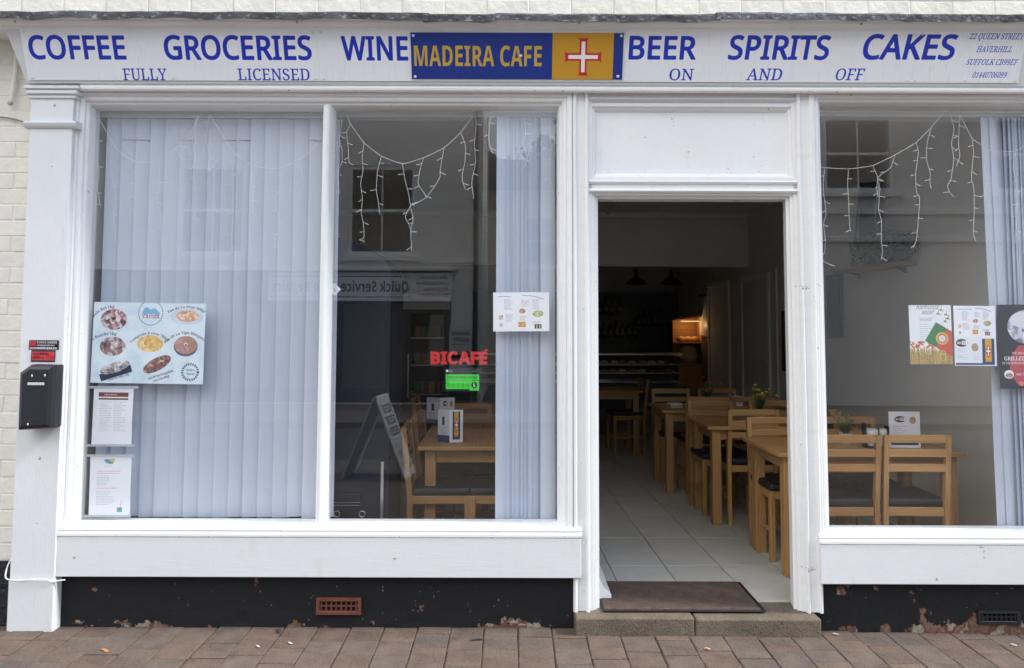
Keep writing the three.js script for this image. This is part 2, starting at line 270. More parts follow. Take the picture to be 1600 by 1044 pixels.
// door posts, transom, panel over the door
const postProf = [[0.316, -0.12], [0.316, 0.026], [0.32, 0.034], [0.327, 0.037], [0.334, 0.034], [0.338, 0.022], [0.343, 0.018], [0.378, 0.018], [0.381, 0.03], [0.387, 0.036], [0.395, 0.035], [0.4, 0.026], [0.401, 0.01], [0.418, 0.01], [0.42, 0.0], [0.434, -0.002], [0.437, -0.02], [0.452, -0.024], [0.453, -0.12]];
part('door_post', prism(postProf, 'y', 0.089, 2.755, 1), M.white, front);
part('door_post', prism(postProf.map(([x, z]) => [1.893 - (z < -0.019 && x > 0.43 ? x - 0.004 + (z < -0.1 ? -0.02 : 0) : x), z]), 'y', 0.087, 2.768, 1), M.white, front);
part('transom', prism([[-0.12, 2.2], [-0.03, 2.2], [-0.026, 2.212], [0.002, 2.214], [0.004, 2.222], [0.02, 2.226], [0.027, 2.234], [0.024, 2.242], [0.01, 2.246], [0.01, 2.27], [0.022, 2.274], [0.027, 2.282], [0.02, 2.29], [-0.03, 2.294], [-0.12, 2.294]], 'x', 0.401, 1.492), M.whiteH, front);
part('head_rail', prism([[-0.12, 2.755], [0.012, 2.755], [0.012, 2.736], [0.024, 2.732], [0.026, 2.722], [0.014, 2.716], [0.006, 2.706], [-0.008, 2.7], [-0.12, 2.7]], 'x', 0.401, 1.492), M.whiteH, front);
part('panel_moulding', moulding(0.401, 1.492, 2.292, 2.704, [[0, 0.012], [0.018, 0.012], [0.022, 0.0], [0.03, -0.004], [0.04, -0.02], [0.044, -0.028]]), M.white, front);
part('panel', box(0.42, 1.475, 2.285, 2.71, -0.06, -0.024, 0.002), M.panelWhite, front);
// lower cornice under the sign
part('string_moulding', prism([[-0.12, 2.755], [0.04, 2.755], [0.048, 2.747], [0.062, 2.745], [0.07, 2.752], [0.072, 2.762], [0.068, 2.77], [0.056, 2.775], [0.05, 2.783], [0.066, 2.787], [-0.12, 2.79]], 'x', -2.262, 3.13), M.whiteH, front);
// leaning fascia board with its splayed left end, and the crown moulding over it
{
  const a = [[-2.535, 2.786], [3.15, 2.786], [3.2, 3.05], [-2.603, 3.05]], zf = (y) => 0.066 + (y - 2.786) * 0.365, pos = [];
  const F = a.map(([x, y]) => [x, y, zf(y)]), B = a.map(([x, y]) => [x, y, -0.1]);
  const q = (A, D, E, G) => pos.push(...A, ...D, ...E, ...A, ...E, ...G);
  q(...F); q(B[1], B[0], B[3], B[2]); for (let i = 0; i < 4; i++) { const j = (i + 1) % 4; q(B[i], B[j], F[j], F[i]); }
  const g = new THREE.BufferGeometry(); g.setAttribute('position', new THREE.Float32BufferAttribute(pos, 3)); g.computeVertexNormals();
  part('fascia_board', muv(g), M.pale, front);
}
part('crown_moulding', prism([[0.0, 3.035], [0.168, 3.035], [0.176, 3.04], [0.178, 3.046], [0.19, 3.05], [0.204, 3.058], [0.212, 3.068], [0.226, 3.07], [0.228, 3.079], [0.0, 3.079]], 'x', -9, 9), M.whiteH, front);
// closing wall behind the fascia and the posts of the bay, inside
part('backing_wall', [box(-2.7, 3.2, 2.69, 3.05, -0.3, -0.101, 0.003), box(-2.5, -2.26, 0.05, 2.69, -0.3, -0.09, 0.003), box(2.9, 3.12, 0.05, 2.69, -0.3, -0.09, 0.003), box(-2.3, 0.36, 0.02, 0.44, -0.16, -0.101, 0.003), box(1.55, 2.95, 0.02, 0.42, -0.16, -0.101, 0.003)], M.plaster, front);

// lead flashing in overlapping sheets with a ragged lip
const flashing = thing('lead_flashing', 'weathered grey lead flashing along the top of the sign', 'flashing');
[[-9, -3.0], [-3.02, -0.42], [-0.45, 1.04], [1.02, 3.02], [3.0, 9]].forEach(([x0, x1], k) => {
  const n = Math.round((x1 - x0) * 26), pos = [], lift = (k % 2) * 0.005;
  const sec = (i) => { const x = x0 + (x1 - x0) * i / n, w = (fbm(x * 0.11 + 3, 0.3, 64, 4, 5) - 0.5), w2 = vnoise(x * 9, 2.2, 512, 8, 3) - 0.5; return [[x, 3.125 + w * 0.02, 0.028], [x, 3.099 + lift + w * 0.012, 0.15], [x, 3.092 + lift + w * 0.018, 0.237 + lift], [x, 3.083 + lift, 0.246 + lift + w2 * 0.006], [x, 3.052 + lift + w * 0.026 + w2 * 0.006, 0.245 + lift + w * 0.014], [x, 3.053 + lift + w * 0.026 + w2 * 0.006, 0.239 + lift + w * 0.014], [x, 3.080 + lift, 0.236 + lift]]; };
  for (let i = 0; i < n; i++) { const A = sec(i), B = sec(i + 1); for (let s = 0; s < 6; s++) pos.push(...A[s], ...A[s + 1], ...B[s + 1], ...A[s], ...B[s + 1], ...B[s]); }
  const g = new THREE.BufferGeometry(); g.setAttribute('position', new THREE.Float32BufferAttribute(pos, 3)); g.computeVertexNormals(); part('lead_sheet', muv(g), M.lead, flashing);
});

// ---------------------------------------------------------------- the sign: four printed panels screwed to the fascia
const sign = thing('fascia_sign', 'long pale grey fascia sign with blue lettering above the windows', 'sign');
const slope = Math.hypot(1, 0.365), SY = 2.797, SH = 0.238;
const boardAt = (y, out) => 0.066 + (y - 2.786) * 0.365 + out;
function textFit(g, str, x0, x1, yb, cap, font, skew = 0, round = 0, weight = 0.712) {     // metres, y up from the panel's foot
  const px = 200; g.save(); g.translate(x0, yb); g.scale(1, -1); g.font = font.replace('PX', px + 'px'); const w = g.measureText(str).width;
  const sk = skew * cap; g.transform((x1 - x0 - sk) / w, 0, -skew * cap / (px * weight), cap / (px * weight), 0, 0);
  g.fillText(str, 0, 0); if (round) { g.lineWidth = round; g.lineJoin = g.lineCap = 'round'; g.strokeText(str, 0, 0); } g.restore();
}
function drawSign(g, x0, w, h, ppm) {
  g.fillStyle = '#eef0f4'; g.fillRect(0, 0, w, h);
  const r = mulberry(Math.round(x0 * 100) + 900); for (let i = 0; i < 260; i++) { g.fillStyle = `rgba(${r() < 0.5 ? '190,190,190' : '228,228,232'},${0.04 + 0.1 * r()})`; g.fillRect(r() * w, r() * h, 2 + 5 * r(), 10 + r() * 60); }
  g.save(); g.translate(-x0 * ppm, h); g.scale(ppm, -ppm);
  const Y = (y) => (y - SY) * slope; g.fillStyle = g.strokeStyle = '#1a32b4';
  const big = (t, a, b, y0, y1, s) => textFit(g, t, a + 0.006, b - 0.006, Y(y0) + 0.006, Y(y1) - Y(y0) - 0.012, 'PX sans-serif', s, 10);
  big('COFFEE', -2.503, -1.982, 2.893, 3.009, 0); big('GROCERIES', -1.806, -1.026, 2.892, 3.009, 0); big('WINE', -0.886, -0.528, 2.891, 3.008, 0);
  big('BEER', 0.58, 0.95, 2.9, 3.014, 0.02); big('SPIRITS', 1.1, 1.644, 2.901, 3.018, 0.07); big('CAKES', 1.785, 2.295, 2.903, 3.024, 0.11);
  const small = (t, a, b, y0, y1, s) => textFit(g, t, a, b, Y(y0), Y(y1) - Y(y0), 'PX serif', s, 3);
  small('FULLY', -2.026, -1.797, 2.798, 2.851, 0); small('LICENSED', -1.429, -1.05, 2.799, 2.852, 0);
  small('ON', 0.809, 0.943, 2.805, 2.858, 0.05); small('AND', 1.214, 1.407, 2.807, 2.861, 0.12); small('OFF', 1.671, 1.831, 2.808, 2.862, 0.16);
  const ad = (t, a, b, y0) => textFit(g, t, a, b, Y(y0), 0.028, 'PX serif', 0.28, 3);
  ad('22 QUEEN STREET', 2.338, 2.622, 3.001); ad('HAVERHILL', 2.385, 2.576, 2.941); ad('SUFFOLK CB99EF', 2.343, 2.615, 2.882); ad('01440706099', 2.385, 2.57, 2.822);
  g.restore();
}
function boardPlate(x0, x1, y0, y1, out, thick, tex, skewL = 0, mat = {}) {       // thin plate lying on the leaning fascia
  const g = flat(new THREE.BoxGeometry(1, 1, 1)), p = g.attributes.position, uv = g.attributes.uv;
  for (let i = 0; i < p.count; i++) {
    const a = p.getX(i) + 0.5, b = p.getY(i) + 0.5, y = y0 + (y1 - y0) * b;
    uv.setXY(i, a, b); p.setXYZ(i, x0 + (x1 - x0) * a, y, boardAt(y, out + (p.getZ(i) > 0 ? thick : 0)));
  }
  g.computeVertexNormals(); return [g, std({ map: tex, roughness: 0.36, ...mat })];
}
const SX = [-2.521, -1.0035, 0.5515, 2.0755, 2.632];
for (let k = 0; k < 4; k++) {
  const x0 = SX[k] + 0.0003, x1 = SX[k + 1] - 0.0003, ppm = 800, w = Math.round((x1 - x0) * ppm), h = Math.round(SH * slope * ppm);
  const [g, m] = boardPlate(x0, x1, SY, SY + SH, 0.003, 0.004, canvasTex(w, h, (c) => drawSign(c, x0, w, h, ppm))); part('sign_panel', g, m, sign);
  for (const [sx, sy] of [[x0 + 0.02, SY + 0.012], [x1 - 0.02, SY + 0.012], [x0 + 0.02, SY + SH - 0.012], [x1 - 0.02, SY + SH - 0.012], [(x0 + x1) / 2, SY + 0.012]])
    part('screw', new THREE.SphereGeometry(0.007, 10, 6).scale(1, 1, 0.5).translate(sx, sy, boardAt(sy, 0.0075)), M.screw, sign);
}
const plaque = thing('name_plaque', 'blue and gold name plaque with a red cross in the middle of the long sign', 'sign');
{
  const x0 = -0.523, x1 = 0.568, y0 = 2.806, y1 = 3.021, w = 1600, ppm = w / (x1 - x0), h = Math.round((y1 - y0) * slope * ppm);
  const t = canvasTex(w, h, (g) => {
    g.fillStyle = '#1c3488'; g.fillRect(0, 0, w, h); g.fillStyle = '#c8952a'; g.fillRect((863 - 643) / 330 * w, 0, (958 - 863) / 330 * w, h);
    g.fillStyle = '#c9a53c'; g.save(); g.translate(10, h * 0.72); g.font = 'bold 200px sans-serif'; const tw = g.measureText('MADEIRA CAFE').width; g.scale(((848 - 645) / 330 * w) / tw, h * 0.44 / 143); g.fillText('MADEIRA CAFE', 0, 0); g.restore();
    const cx = (911 - 643) / 330 * w, cy = h * 0.515, R = h * 0.405, a = h * 0.085, e = h * 0.14;
    const arm = () => { g.beginPath(); g.moveTo(-a, -a); g.lineTo(-a, -R + e * 0.55); g.quadraticCurveTo(-a, -R + e * 0.1, -e, -R); g.lineTo(e, -R); g.quadraticCurveTo(a, -R + e * 0.1, a, -R + e * 0.55); g.lineTo(a, -a); g.closePath(); g.fill(); };
    g.save(); g.translate(cx, cy); g.fillStyle = '#c2272d'; for (let i = 0; i < 4; i++) { arm(); g.rotate(Math.PI / 2); } g.fillRect(-a, -a, 2 * a, 2 * a);
    g.fillStyle = '#f1efef'; const b = h * 0.042; g.fillRect(-b, -R * 0.82, 2 * b, R * 1.64); g.fillRect(-R * 0.82, -b, R * 1.64, 2 * b); g.restore();
  });
  const [g, m] = boardPlate(x0, x1, y0, y1, 0.009, 0.006, t); part('plate', g, m, plaque);
  for (const [sx, sy] of [[x0 + 0.014, y1 - 0.014], [x1 - 0.012, y1 - 0.012], [x0 + 0.018, y0 + 0.01], [x1 - 0.022, y0 + 0.014], [0.042, 2.915]]) part('screw', new THREE.SphereGeometry(0.008, 10, 6).scale(1, 1, 0.5).translate(sx, sy, boardAt(sy, 0.0155)), M.screw, plaque);
}

// ---------------------------------------------------------------- doorway
const step = thing('door_step', 'worn grey stone step in two pieces at the doorway', 'step');
{
  const stone = (x0, x1, s) => { const g = new RoundedBoxGeometry(x1 - x0, 0.12, 0.24, 4, 0.012), p = g.attributes.position; for (let i = 0; i < p.count; i++) p.setXYZ(i, p.getX(i) + (vnoise(p.getZ(i) * 30, p.getY(i) * 20, 64, 64, s) - 0.5) * 0.008, p.getY(i) + (vnoise(p.getX(i) * 9 + s, p.getZ(i) * 14, 64, 64, 2) - 0.5) * 0.006, p.getZ(i)); g.computeVertexNormals(); return muv(g.translate((x0 + x1) / 2, 0.028, -0.018)); };
  part('stone', stone(0.318, 0.908, 3), M.stone, step); part('stone', stone(0.913, 1.536, 8).translate(0, -0.004, 0), M.stone, step);
}
const door = thing('shop_door', 'white shop door folded back inside the doorway, its weather bar showing', 'door');
part('slab', box(0.408, 0.45, 0.1, 2.18, -1.05, -0.13, 0.004), M.white, door);
part('weather_bar', prism([[0.45, 0.1], [0.525, 0.1], [0.527, 0.118], [0.49, 0.15], [0.468, 0.2], [0.458, 0.23], [0.45, 0.23]], 'z', -0.9, -0.125), M.white, door);
part('handle', [box(0.36, 0.41, 1.08, 1.1, -0.99, -0.97, 0.004), box(0.35, 0.366, 1.08, 1.1, -0.99, -0.88, 0.004)], M.metal, door);

// ---------------------------------------------------------------- things fixed to the front
const lb = thing('letter_box', 'black metal letter box on the left pilaster', 'letter box');
{
  const sh = new THREE.Shape([[-0.087, -0.162], [0.083, -0.152], [0.083, 0.16], [-0.042, 0.162], [-0.09, 0.125]].map((p) => new THREE.Vector2(...p)));
  const g = new THREE.ExtrudeGeometry(sh, { depth: 0.05, bevelEnabled: true, bevelThickness: 0.03, bevelSize: 0.022, bevelOffset: -0.022, bevelSegments: 2 });
  g.translate(0, 0, 0.03); part('case', muv(flat(g).scale(1, 1, 1)), M.black, lb); lb.position.set(-2.357, 1.165, 0.061);
  part('name_slot', box(-0.04, 0.042, 0.062, 0.075, 0.108, 0.1125, 0.001), std({ color: C(0.55, 0.56, 0.58), roughness: 0.5 }), lb);
  for (const [x, y] of [[-0.02, 0.108], [0.044, 0.11], [-0.03, -0.13]]) part('screw', new THREE.SphereGeometry(0.005, 8, 6).scale(0.7, 1.3, 0.5).translate(x, y, 0.111), M.screw, lb);
  part('lid_seam', box(-0.06, 0.06, 0.083, 0.087, 0.108, 0.1115, 0.001), M.black, lb);
}
function paper(w, h, curl = 0.003, seed = 1) {
  const g = new THREE.PlaneGeometry(w, h, 8, 10), p = g.attributes.position;
  for (let i = 0; i < p.count; i++) p.setZ(i, -curl * (vnoise(p.getX(i) / w * 3 + seed, p.getY(i) / h * 3 + seed, 64, 64, seed) + 0.2)); g.computeVertexNormals(); return g;
}
function sheet(name, x0, x1, y0, y1, z, tex, label, category, tilt = 0, group) {
  const m = solo(name, paper(x1 - x0, y1 - y0, 0.004, Math.round((x0 + 5) * 10)), std({ map: tex, roughness: 0.6, side: THREE.DoubleSide }), label, category, group);
  m.position.set((x0 + x1) / 2, (y0 + y1) / 2, z); m.rotation.z = tilt; return m;
}
sheet('sticker', -2.466, -2.314, 1.398, 1.447, 0.0655, canvasTex(460, 150, (g, w, h) => { g.fillStyle = '#15161c'; g.fillRect(0, 0, w, h); g.fillStyle = '#b02a35'; g.fillRect(10, 12, 100, 86); g.fillStyle = '#cfcfd2'; g.font = 'bold 46px sans-serif'; g.fillText('CURVA NORTE', 120, 52, 330); lines(g, 122, 70, 320, 1, 20, '#a9a9ae', mulberry(3), 22); lines(g, 14, 112, 430, 1, 20, '#cfcfd2', mulberry(4), 26); }), 'black sticker with white lettering and red square above the letter box', 'sticker', -0.005);
sheet('sticker', -2.453, -2.330, 1.336, 1.396, 0.0655, canvasTex(400, 200, (g, w, h) => { g.fillStyle = '#17131a'; g.fillRect(0, 0, w, h); g.fillStyle = '#c43540'; g.fillRect(14, 24, 372, 150); lines(g, 30, 44, 340, 2, 70, '#5a1d26', mulberry(6), 34); g.fillStyle = '#17131a'; g.fillRect(60, 96, 90, 12); g.fillRect(240, 92, 110, 12); }), 'red and black sticker touching the top of the letter box', 'sticker', -0.01);
// terracotta air bricks let into the plinth
function airBrick(x, y, w, h, mat, label) {
  const t = thing('air_brick', label, 'air brick', [x, y, 0.008]);
  part('surround', moulding(-w / 2, w / 2, -h / 2, h / 2, [[0, -0.03], [0, 0.008], [0.014, 0.009], [0.017, 0.005], [0.018, -0.018]]), mat, t);
  for (let i = 1; i < 9; i++) part('bar', box(-w / 2 + w * i / 9 - 0.0035, -w / 2 + w * i / 9 + 0.0035, -h / 2 + 0.012, h / 2 - 0.012, -0.02, 0.003, 0.001), mat, t);
  part('cross_bar', box(-w / 2 + 0.01, w / 2 - 0.01, -0.0035, 0.0035, -0.02, 0.0015, 0.001), mat, t);
  return t;
}
airBrick(-0.873, 0.107, 0.228, 0.082, M.terracotta, 'orange terracotta air brick in the black plinth under the left windows');
airBrick(2.47, 0.062, 0.215, 0.07, M.black, 'black painted air brick in the plinth under the right window');
solo('cable', muv(tube([[-2.527, 0.36, 0.02], [-2.534, 0.31, 0.05], [-2.526, 0.262, 0.072], [-2.49, 0.252, 0.074], [-2.4, 0.254, 0.073], [-2.33, 0.257, 0.072], [-2.295, 0.242, 0.07], [-2.27, 0.246, 0.064], [-2.235, 0.25, 0.061]], 0.0034, 48, 7)), M.white, 'white cable wrapped round the foot of the left pilaster', 'cable');
solo('cable', muv(tube([[-3.1, 2.585, 0.012], [-2.85, 2.612, 0.012], [-2.7, 2.618, 0.012], [-2.6, 2.6, 0.012], [-2.53, 2.575, 0.03]], 0.004, 40, 6)), std({ color: C(0.2, 0.19, 0.17), roughness: 0.7 }), 'thin dark cable across the cream bricks below the sign', 'cable');
const bracket = thing('conduit', 'cream painted conduit hanging on the brick wall below the sign', 'conduit');
part('pipe', muv(tube([[-2.625, 2.96, 0.02], [-2.628, 2.85, 0.02], [-2.638, 2.74, 0.021], [-2.642, 2.695, 0.024]], 0.011, 16, 8)), M.brick[1], bracket);
part('end_cap', new THREE.SphereGeometry(0.014, 10, 8).translate(-2.643, 2.69, 0.026), M.mortar, bracket);
// ---------------------------------------------------------------- papers and stickers on the glass
const ZP = -0.0535;
{
  const r = mulberry(31);
  const arcText = (g, t, cx, cy, R, a0, px, col) => { g.fillStyle = col; g.font = 'bold ' + px + 'px serif'; const tot = g.measureText(t).width; let a = a0 - tot / R / 2; for (const ch of t) { const w = g.measureText(ch).width; a += w / R / 2; g.save(); g.translate(cx + Math.sin(a) * R, cy - Math.cos(a) * R); g.rotate(a); g.fillText(ch, -w / 2, 0); g.restore(); a += w / R / 2; } };
  const food = (g, x, y, rx, ry, base, cols, n, hole, rot = 0) => { g.save(); g.translate(x, y); g.rotate(rot); g.beginPath(); g.ellipse(0, 0, rx, ry, 0, 0, 6.3); g.fillStyle = base; g.fill(); g.clip(); for (let i = 0; i < n; i++) { g.fillStyle = cols[Math.floor(r() * cols.length)]; g.globalAlpha = 0.35 + 0.5 * r(); g.beginPath(); g.ellipse((r() * 2 - 1) * rx, (r() * 2 - 1) * ry, 3 + r() * rx * 0.28, 2 + r() * ry * 0.25, r() * 3, 0, 6.3); g.fill(); } g.globalAlpha = 1; if (hole) { g.fillStyle = hole; g.beginPath(); g.ellipse(0, -ry * 0.1, rx * 0.16, ry * 0.16, 0, 0, 6.3); g.fill(); } g.restore(); };
  const T1 = canvasTex(1180, 840, (g, w, h) => {
    g.fillStyle = '#d8e6ee'; g.fillRect(0, 0, w, h); for (let i = 0; i < 90; i++) { g.fillStyle = `rgba(${r() < 0.5 ? '245,250,252' : '176,205,222'},0.16)`; g.beginPath(); g.ellipse(r() * w, r() * h, 30 + r() * 120, 20 + r() * 80, r() * 3, 0, 6.3); g.fill(); }
    food(g, 215, 180, 138, 108, '#8d6f70', ['#5b3a3a', '#c9888a', '#e9e5ea', '#7c6f80', '#d9b9bb', '#f1eff2'], 90, '#3f2b2e'); arcText(g, 'Bolo Rei 1kg', 200, 300, 240, -0.45, 40, '#20222e');
    g.strokeStyle = '#33415c'; g.lineWidth = 8; g.setLineDash([16, 9]); g.beginPath(); g.arc(600, 105, 128, 0, 6.3); g.stroke(); g.setLineDash([]); g.fillStyle = '#7fb4dc'; for (const [a, b] of [[560, 75], [600, 95], [640, 85], [665, 110], [545, 105]]) { g.beginPath(); g.ellipse(a, b, 34, 26, 0.5, 0, 6.3); g.fill(); } g.fillStyle = '#c05560'; g.font = 'bold 62px serif'; g.fillText('Varina', 508, 162, 185);
    food(g, 985, 140, 172, 82, '#c9d9e4', ['#e6eef3', '#bccfdd'], 16); food(g, 990, 135, 120, 60, '#dba98a', ['#efe3d8', '#c98a62', '#f4efe8'], 40); arcText(g, 'Pao de Lo Ovar 500gr', 985, 420, 370, -0.02, 38, '#20222e');
    food(g, 215, 460, 135, 98, '#937b78', ['#50383a', '#dcd2d4', '#b99795', '#efeaec', '#6f5250'], 90); arcText(g, 'Bolo Rainha 1kg', 190, 640, 300, -0.35, 40, '#20222e');
    food(g, 610, 425, 138, 88, '#dfbd78', ['#e9d09a', '#c9974c', '#d9ae62', '#f0e2b8'], 70); arcText(g, 'Lampreia d ovos 700gr', 610, 590, 260, -0.05, 38, '#20222e');
    food(g, 985, 450, 126, 104, '#6d6a78', ['#5b5560'], 10); food(g, 985, 435, 118, 94, '#b58f86', ['#c5a298', '#a67d74'], 36, '#f0eeee'); g.fillStyle = '#1c1c26'; g.beginPath(); g.arc(985, 430, 9, 0, 6.3); g.fill(); arcText(g, 'Pao de Lo Tipo Margaride', 985, 590, 270, 0.0, 38, '#20222e');
    g.save(); g.translate(250, 700); g.rotate(-0.32); g.fillStyle = '#26344e'; g.fillRect(-170, 0, 340, 76); g.restore(); food(g, 250, 680, 160, 52, '#8f8b93', ['#e9e9ee', '#4b4550', '#b9a58f', '#f4f4f6'], 80, null, -0.32); g.save(); g.translate(290, 790); g.rotate(-0.3); g.fillStyle = '#20222e'; g.font = 'bold 34px serif'; g.fillText('Tronco de Natal 1.2kg', -110, 0, 230); g.restore();
    food(g, 690, 640, 160, 66, '#84625c', ['#50363a', '#b98f84', '#d9c9c2', '#6a4a44'], 90, null, -0.5); g.save(); g.translate(640, 790); g.rotate(-0.33); g.fillStyle = '#20222e'; g.font = 'bold 34px serif'; g.fillText('Bolo Rei tipo Escangalhado', -30, 0, 270); g.fillText('com Gila 400gr', 10, 40, 180); g.restore();
    g.strokeStyle = '#4e5a70'; g.lineWidth = 26; g.setLineDash([14, 10]); g.beginPath(); g.arc(1040, 715, 82, 0, 6.3); g.stroke(); g.setLineDash([]); g.fillStyle = '#2a3144'; g.font = 'bold 30px serif'; g.fillText('Pedra', 1000, 705); g.fillText('Natal', 1004, 745);
  });
  sheet('poster', -2.208, -1.618, 1.2195, 1.643, ZP, T1, 'large pale blue poster of cakes taped in the left window', 'poster', -0.012);
  sheet('notice', -2.191, -1.984, 0.903, 1.197, ZP, canvasTex(420, 600, (g, w, h) => { g.fillStyle = '#e9ebf2'; g.fillRect(0, 0, w, h); g.fillStyle = '#75423f'; g.fillRect(52, 50, 316, 46); g.fillRect(52, 110, 316, 18); lines(g, 110, 68, 200, 1, 10, '#d8c4c2', r, 12); lines(g, 70, 150, 130, 18, 18, '#8b8d97', r); lines(g, 220, 150, 140, 18, 18, '#8b8d97', r); }), 'white printed notice with a maroon heading below the cake poster', 'notice', -0.012);
  sheet('notice', -2.194, -1.980, 0.539, 0.846, ZP, canvasTex(420, 600, (g, w, h) => { g.fillStyle = '#e8ebf2'; g.fillRect(0, 0, w, h); g.fillStyle = '#6a9ab0'; g.beginPath(); g.ellipse(190, 60, 50, 22, 0.3, 0, 6.3); g.fill(); g.fillStyle = '#d9b94c'; g.beginPath(); g.ellipse(225, 48, 24, 18, 0, 0, 6.3); g.fill(); lines(g, 150, 105, 120, 1, 10, '#c0505a', r); lines(g, 70, 155, 250, 2, 22, '#c0505a', r, 4); lines(g, 70, 205, 160, 7, 15, '#83858f', r); lines(g, 70, 325, 220, 1, 10, '#c0505a', r, 4); lines(g, 70, 360, 200, 9, 16, '#83858f', r); g.strokeStyle = '#d07a80'; g.lineWidth = 4; g.beginPath(); g.moveTo(330, 450); g.lineTo(318, 520); g.stroke(); g.fillStyle = '#5fa3a3'; g.fillRect(285, 520, 52, 46); }), 'white printed notice with red lines at the foot of the left window', 'notice', 0.004);
  // clear tape strips over their edges
  const tapeMat = new THREE.MeshPhysicalMaterial({ color: C(0.75, 0.78, 0.8), transmission: 0.55, roughness: 0.6, thickness: 0 });
  [[-2.213, -1.955, 1.193, 1.206], [-2.215, -1.965, 0.893, 0.905], [-2.215, -1.965, 0.84, 0.852], [-2.216, -1.972, 0.53, 0.543]].forEach(([a, b, c, d], i) => solo('tape_strip', box(a, b, c, d, -0.0523, -0.0518, 0.0002), tapeMat, ['clear tape along the top of the maroon headed notice', 'clear tape along the foot of the maroon headed notice', 'clear tape along the top of the lowest notice', 'clear tape along the foot of the lowest notice'][i], 'tape', 'tape strips on the left window'));
  const menuArt = (g, w, h) => { g.fillStyle = '#eef0f6'; g.fillRect(0, 0, w, h); g.strokeStyle = '#4a62b0'; g.lineWidth = 5; g.beginPath(); g.moveTo(w * 0.52, h * 0.08); g.quadraticCurveTo(w * 0.75, h * 0.08, w * 0.9, h * 0.18); g.stroke(); lines(g, w * 0.1, h * 0.1, w * 0.36, 1, 10, '#5a74b8', r, 7); for (const [x, y, n] of [[0.2, 0.17, 10], [0.5, 0.2, 6], [0.7, 0.18, 9], [0.22, 0.56, 7], [0.47, 0.62, 4], [0.7, 0.74, 3]]) lines(g, w * x, h * y, w * 0.17, n, h * 0.03, r() < 0.4 ? '#9a6a74' : '#71788c', r, 3);
    food(g, w * 0.52, h * 0.48, w * 0.06, h * 0.06, '#a8744a', ['#d9b98a', '#6b3f2a', '#f0e4d0'], 26); food(g, w * 0.8, h * 0.55, w * 0.095, h * 0.085, '#a5b283', ['#e6e2c0', '#5f7d48', '#d8c890'], 30); g.fillStyle = '#c9883e'; g.fillRect(w * 0.45, h * 0.76, w * 0.13, h * 0.13); food(g, w * 0.51, h * 0.82, w * 0.06, h * 0.05, '#d9a45a', ['#b0602a', '#ecc98a'], 16); g.fillStyle = '#3a2c2a'; g.fillRect(w * 0.74, h * 0.82, w * 0.12, h * 0.11); g.fillStyle = '#d8c8b8'; g.fillRect(w * 0.77, h * 0.84, w * 0.02, h * 0.08); g.fillRect(w * 0.82, h * 0.84, w * 0.02, h * 0.08); food(g, w * 0.14, h * 0.64, w * 0.04, h * 0.06, '#c9b48a', ['#8a5a3a', '#efe6d2'], 14); food(g, w * 0.14, h * 0.84, w * 0.03, h * 0.05, '#d8c8b0', ['#9a5a4a'], 8); };
  sheet('menu', -0.099, 0.197, 1.4985, 1.704, ZP, canvasTex(600, 420, menuArt), 'landscape menu sheet with food pictures over the gathered blinds', 'menu', 0.008);
  const P = canvasTex(440, 620, (g, w, h) => { g.fillStyle = '#e6ebf0'; g.fillRect(0, 0, w, h);
    for (let i = 0; i < 500; i++) { g.strokeStyle = ['#b79a5a', '#c9ae72', '#8f7a44', '#a38a52'][i % 4]; g.lineWidth = 3; const x = r() * w; g.beginPath(); g.moveTo(x, h); g.lineTo(x + 20 * (r() - 0.5), h * (0.72 + 0.12 * r())); g.stroke(); } for (let i = 0; i < 60; i++) { g.fillStyle = ['#d0503e', '#e2765a', '#7c8a5a'][i % 3]; g.beginPath(); g.ellipse(r() * w * 0.75, h * (0.62 + 0.11 * r()), 5 + r() * 14, 4 + r() * 9, r() * 3, 0, 6.3); g.fill(); }
    g.save(); g.beginPath(); g.rect(0, 0, w, h); g.clip(); g.translate(180, h * 0.55); g.rotate(0.55); g.fillStyle = '#3f8052'; g.fillRect(0, -190, 175, 230); g.fillStyle = '#c8554a'; g.fillRect(130, -190, 240, 230); g.fillStyle = '#d8b45a'; g.beginPath(); g.arc(140, -75, 66, 0, 6.3); g.fill(); g.fillStyle = '#c86a54'; g.beginPath(); g.arc(140, -75, 48, 0, 6.3); g.fill(); g.fillStyle = '#dfe3ec'; g.beginPath(); g.arc(140, -75, 34, 0, 6.3); g.fill(); g.fillStyle = '#5a6fae'; for (const [a, b] of [[0, 0], [-14, 0], [14, 0], [0, -14], [0, 14]]) g.fillRect(136 + a, -79 + b, 8, 8); g.restore();
    g.fillStyle = '#2a2e38'; g.font = 'italic 52px serif'; g.save(); g.transform(1, 0, -0.25, 1, 60, 0); g.fillText('PORTUGUESE', 20, 42, 240); g.fillText('NIGHT', 90, 96, 130); g.restore(); lines(g, 110, 135, 150, 3, 14, '#646a78', r, 4); lines(g, 110, 200, 140, 9, 22, '#8a8fa0', r, 3); for (const [x, y] of [[300, 90], [330, 50], [380, 100], [400, 140], [370, 170]]) { g.fillStyle = '#3b4434'; g.beginPath(); g.ellipse(x, y, 12, 8, -0.5, 0, 6.3); g.fill(); g.fillRect(x + 9, y - 42, 4, 42); g.fillStyle = '#d8c85a'; g.beginPath(); g.ellipse(x + 20, y + 10, 14, 9, 0.4, 0, 6.3); g.fill(); } lines(g, 50, 500, 170, 5, 18, '#6d5d34', r, 3); g.strokeStyle = '#d6c05a'; g.lineWidth = 6; g.beginPath(); g.arc(340, 545, 34, 0, 6.3); g.stroke(); g.beginPath(); g.arc(345, 500, 22, 0, 6.3); g.stroke(); });
  sheet('poster', 2.0965, 2.3195, 1.3325, 1.643, -0.0555, P, 'poster with a red and green flag over golden grass in the right window', 'poster', 0.004);
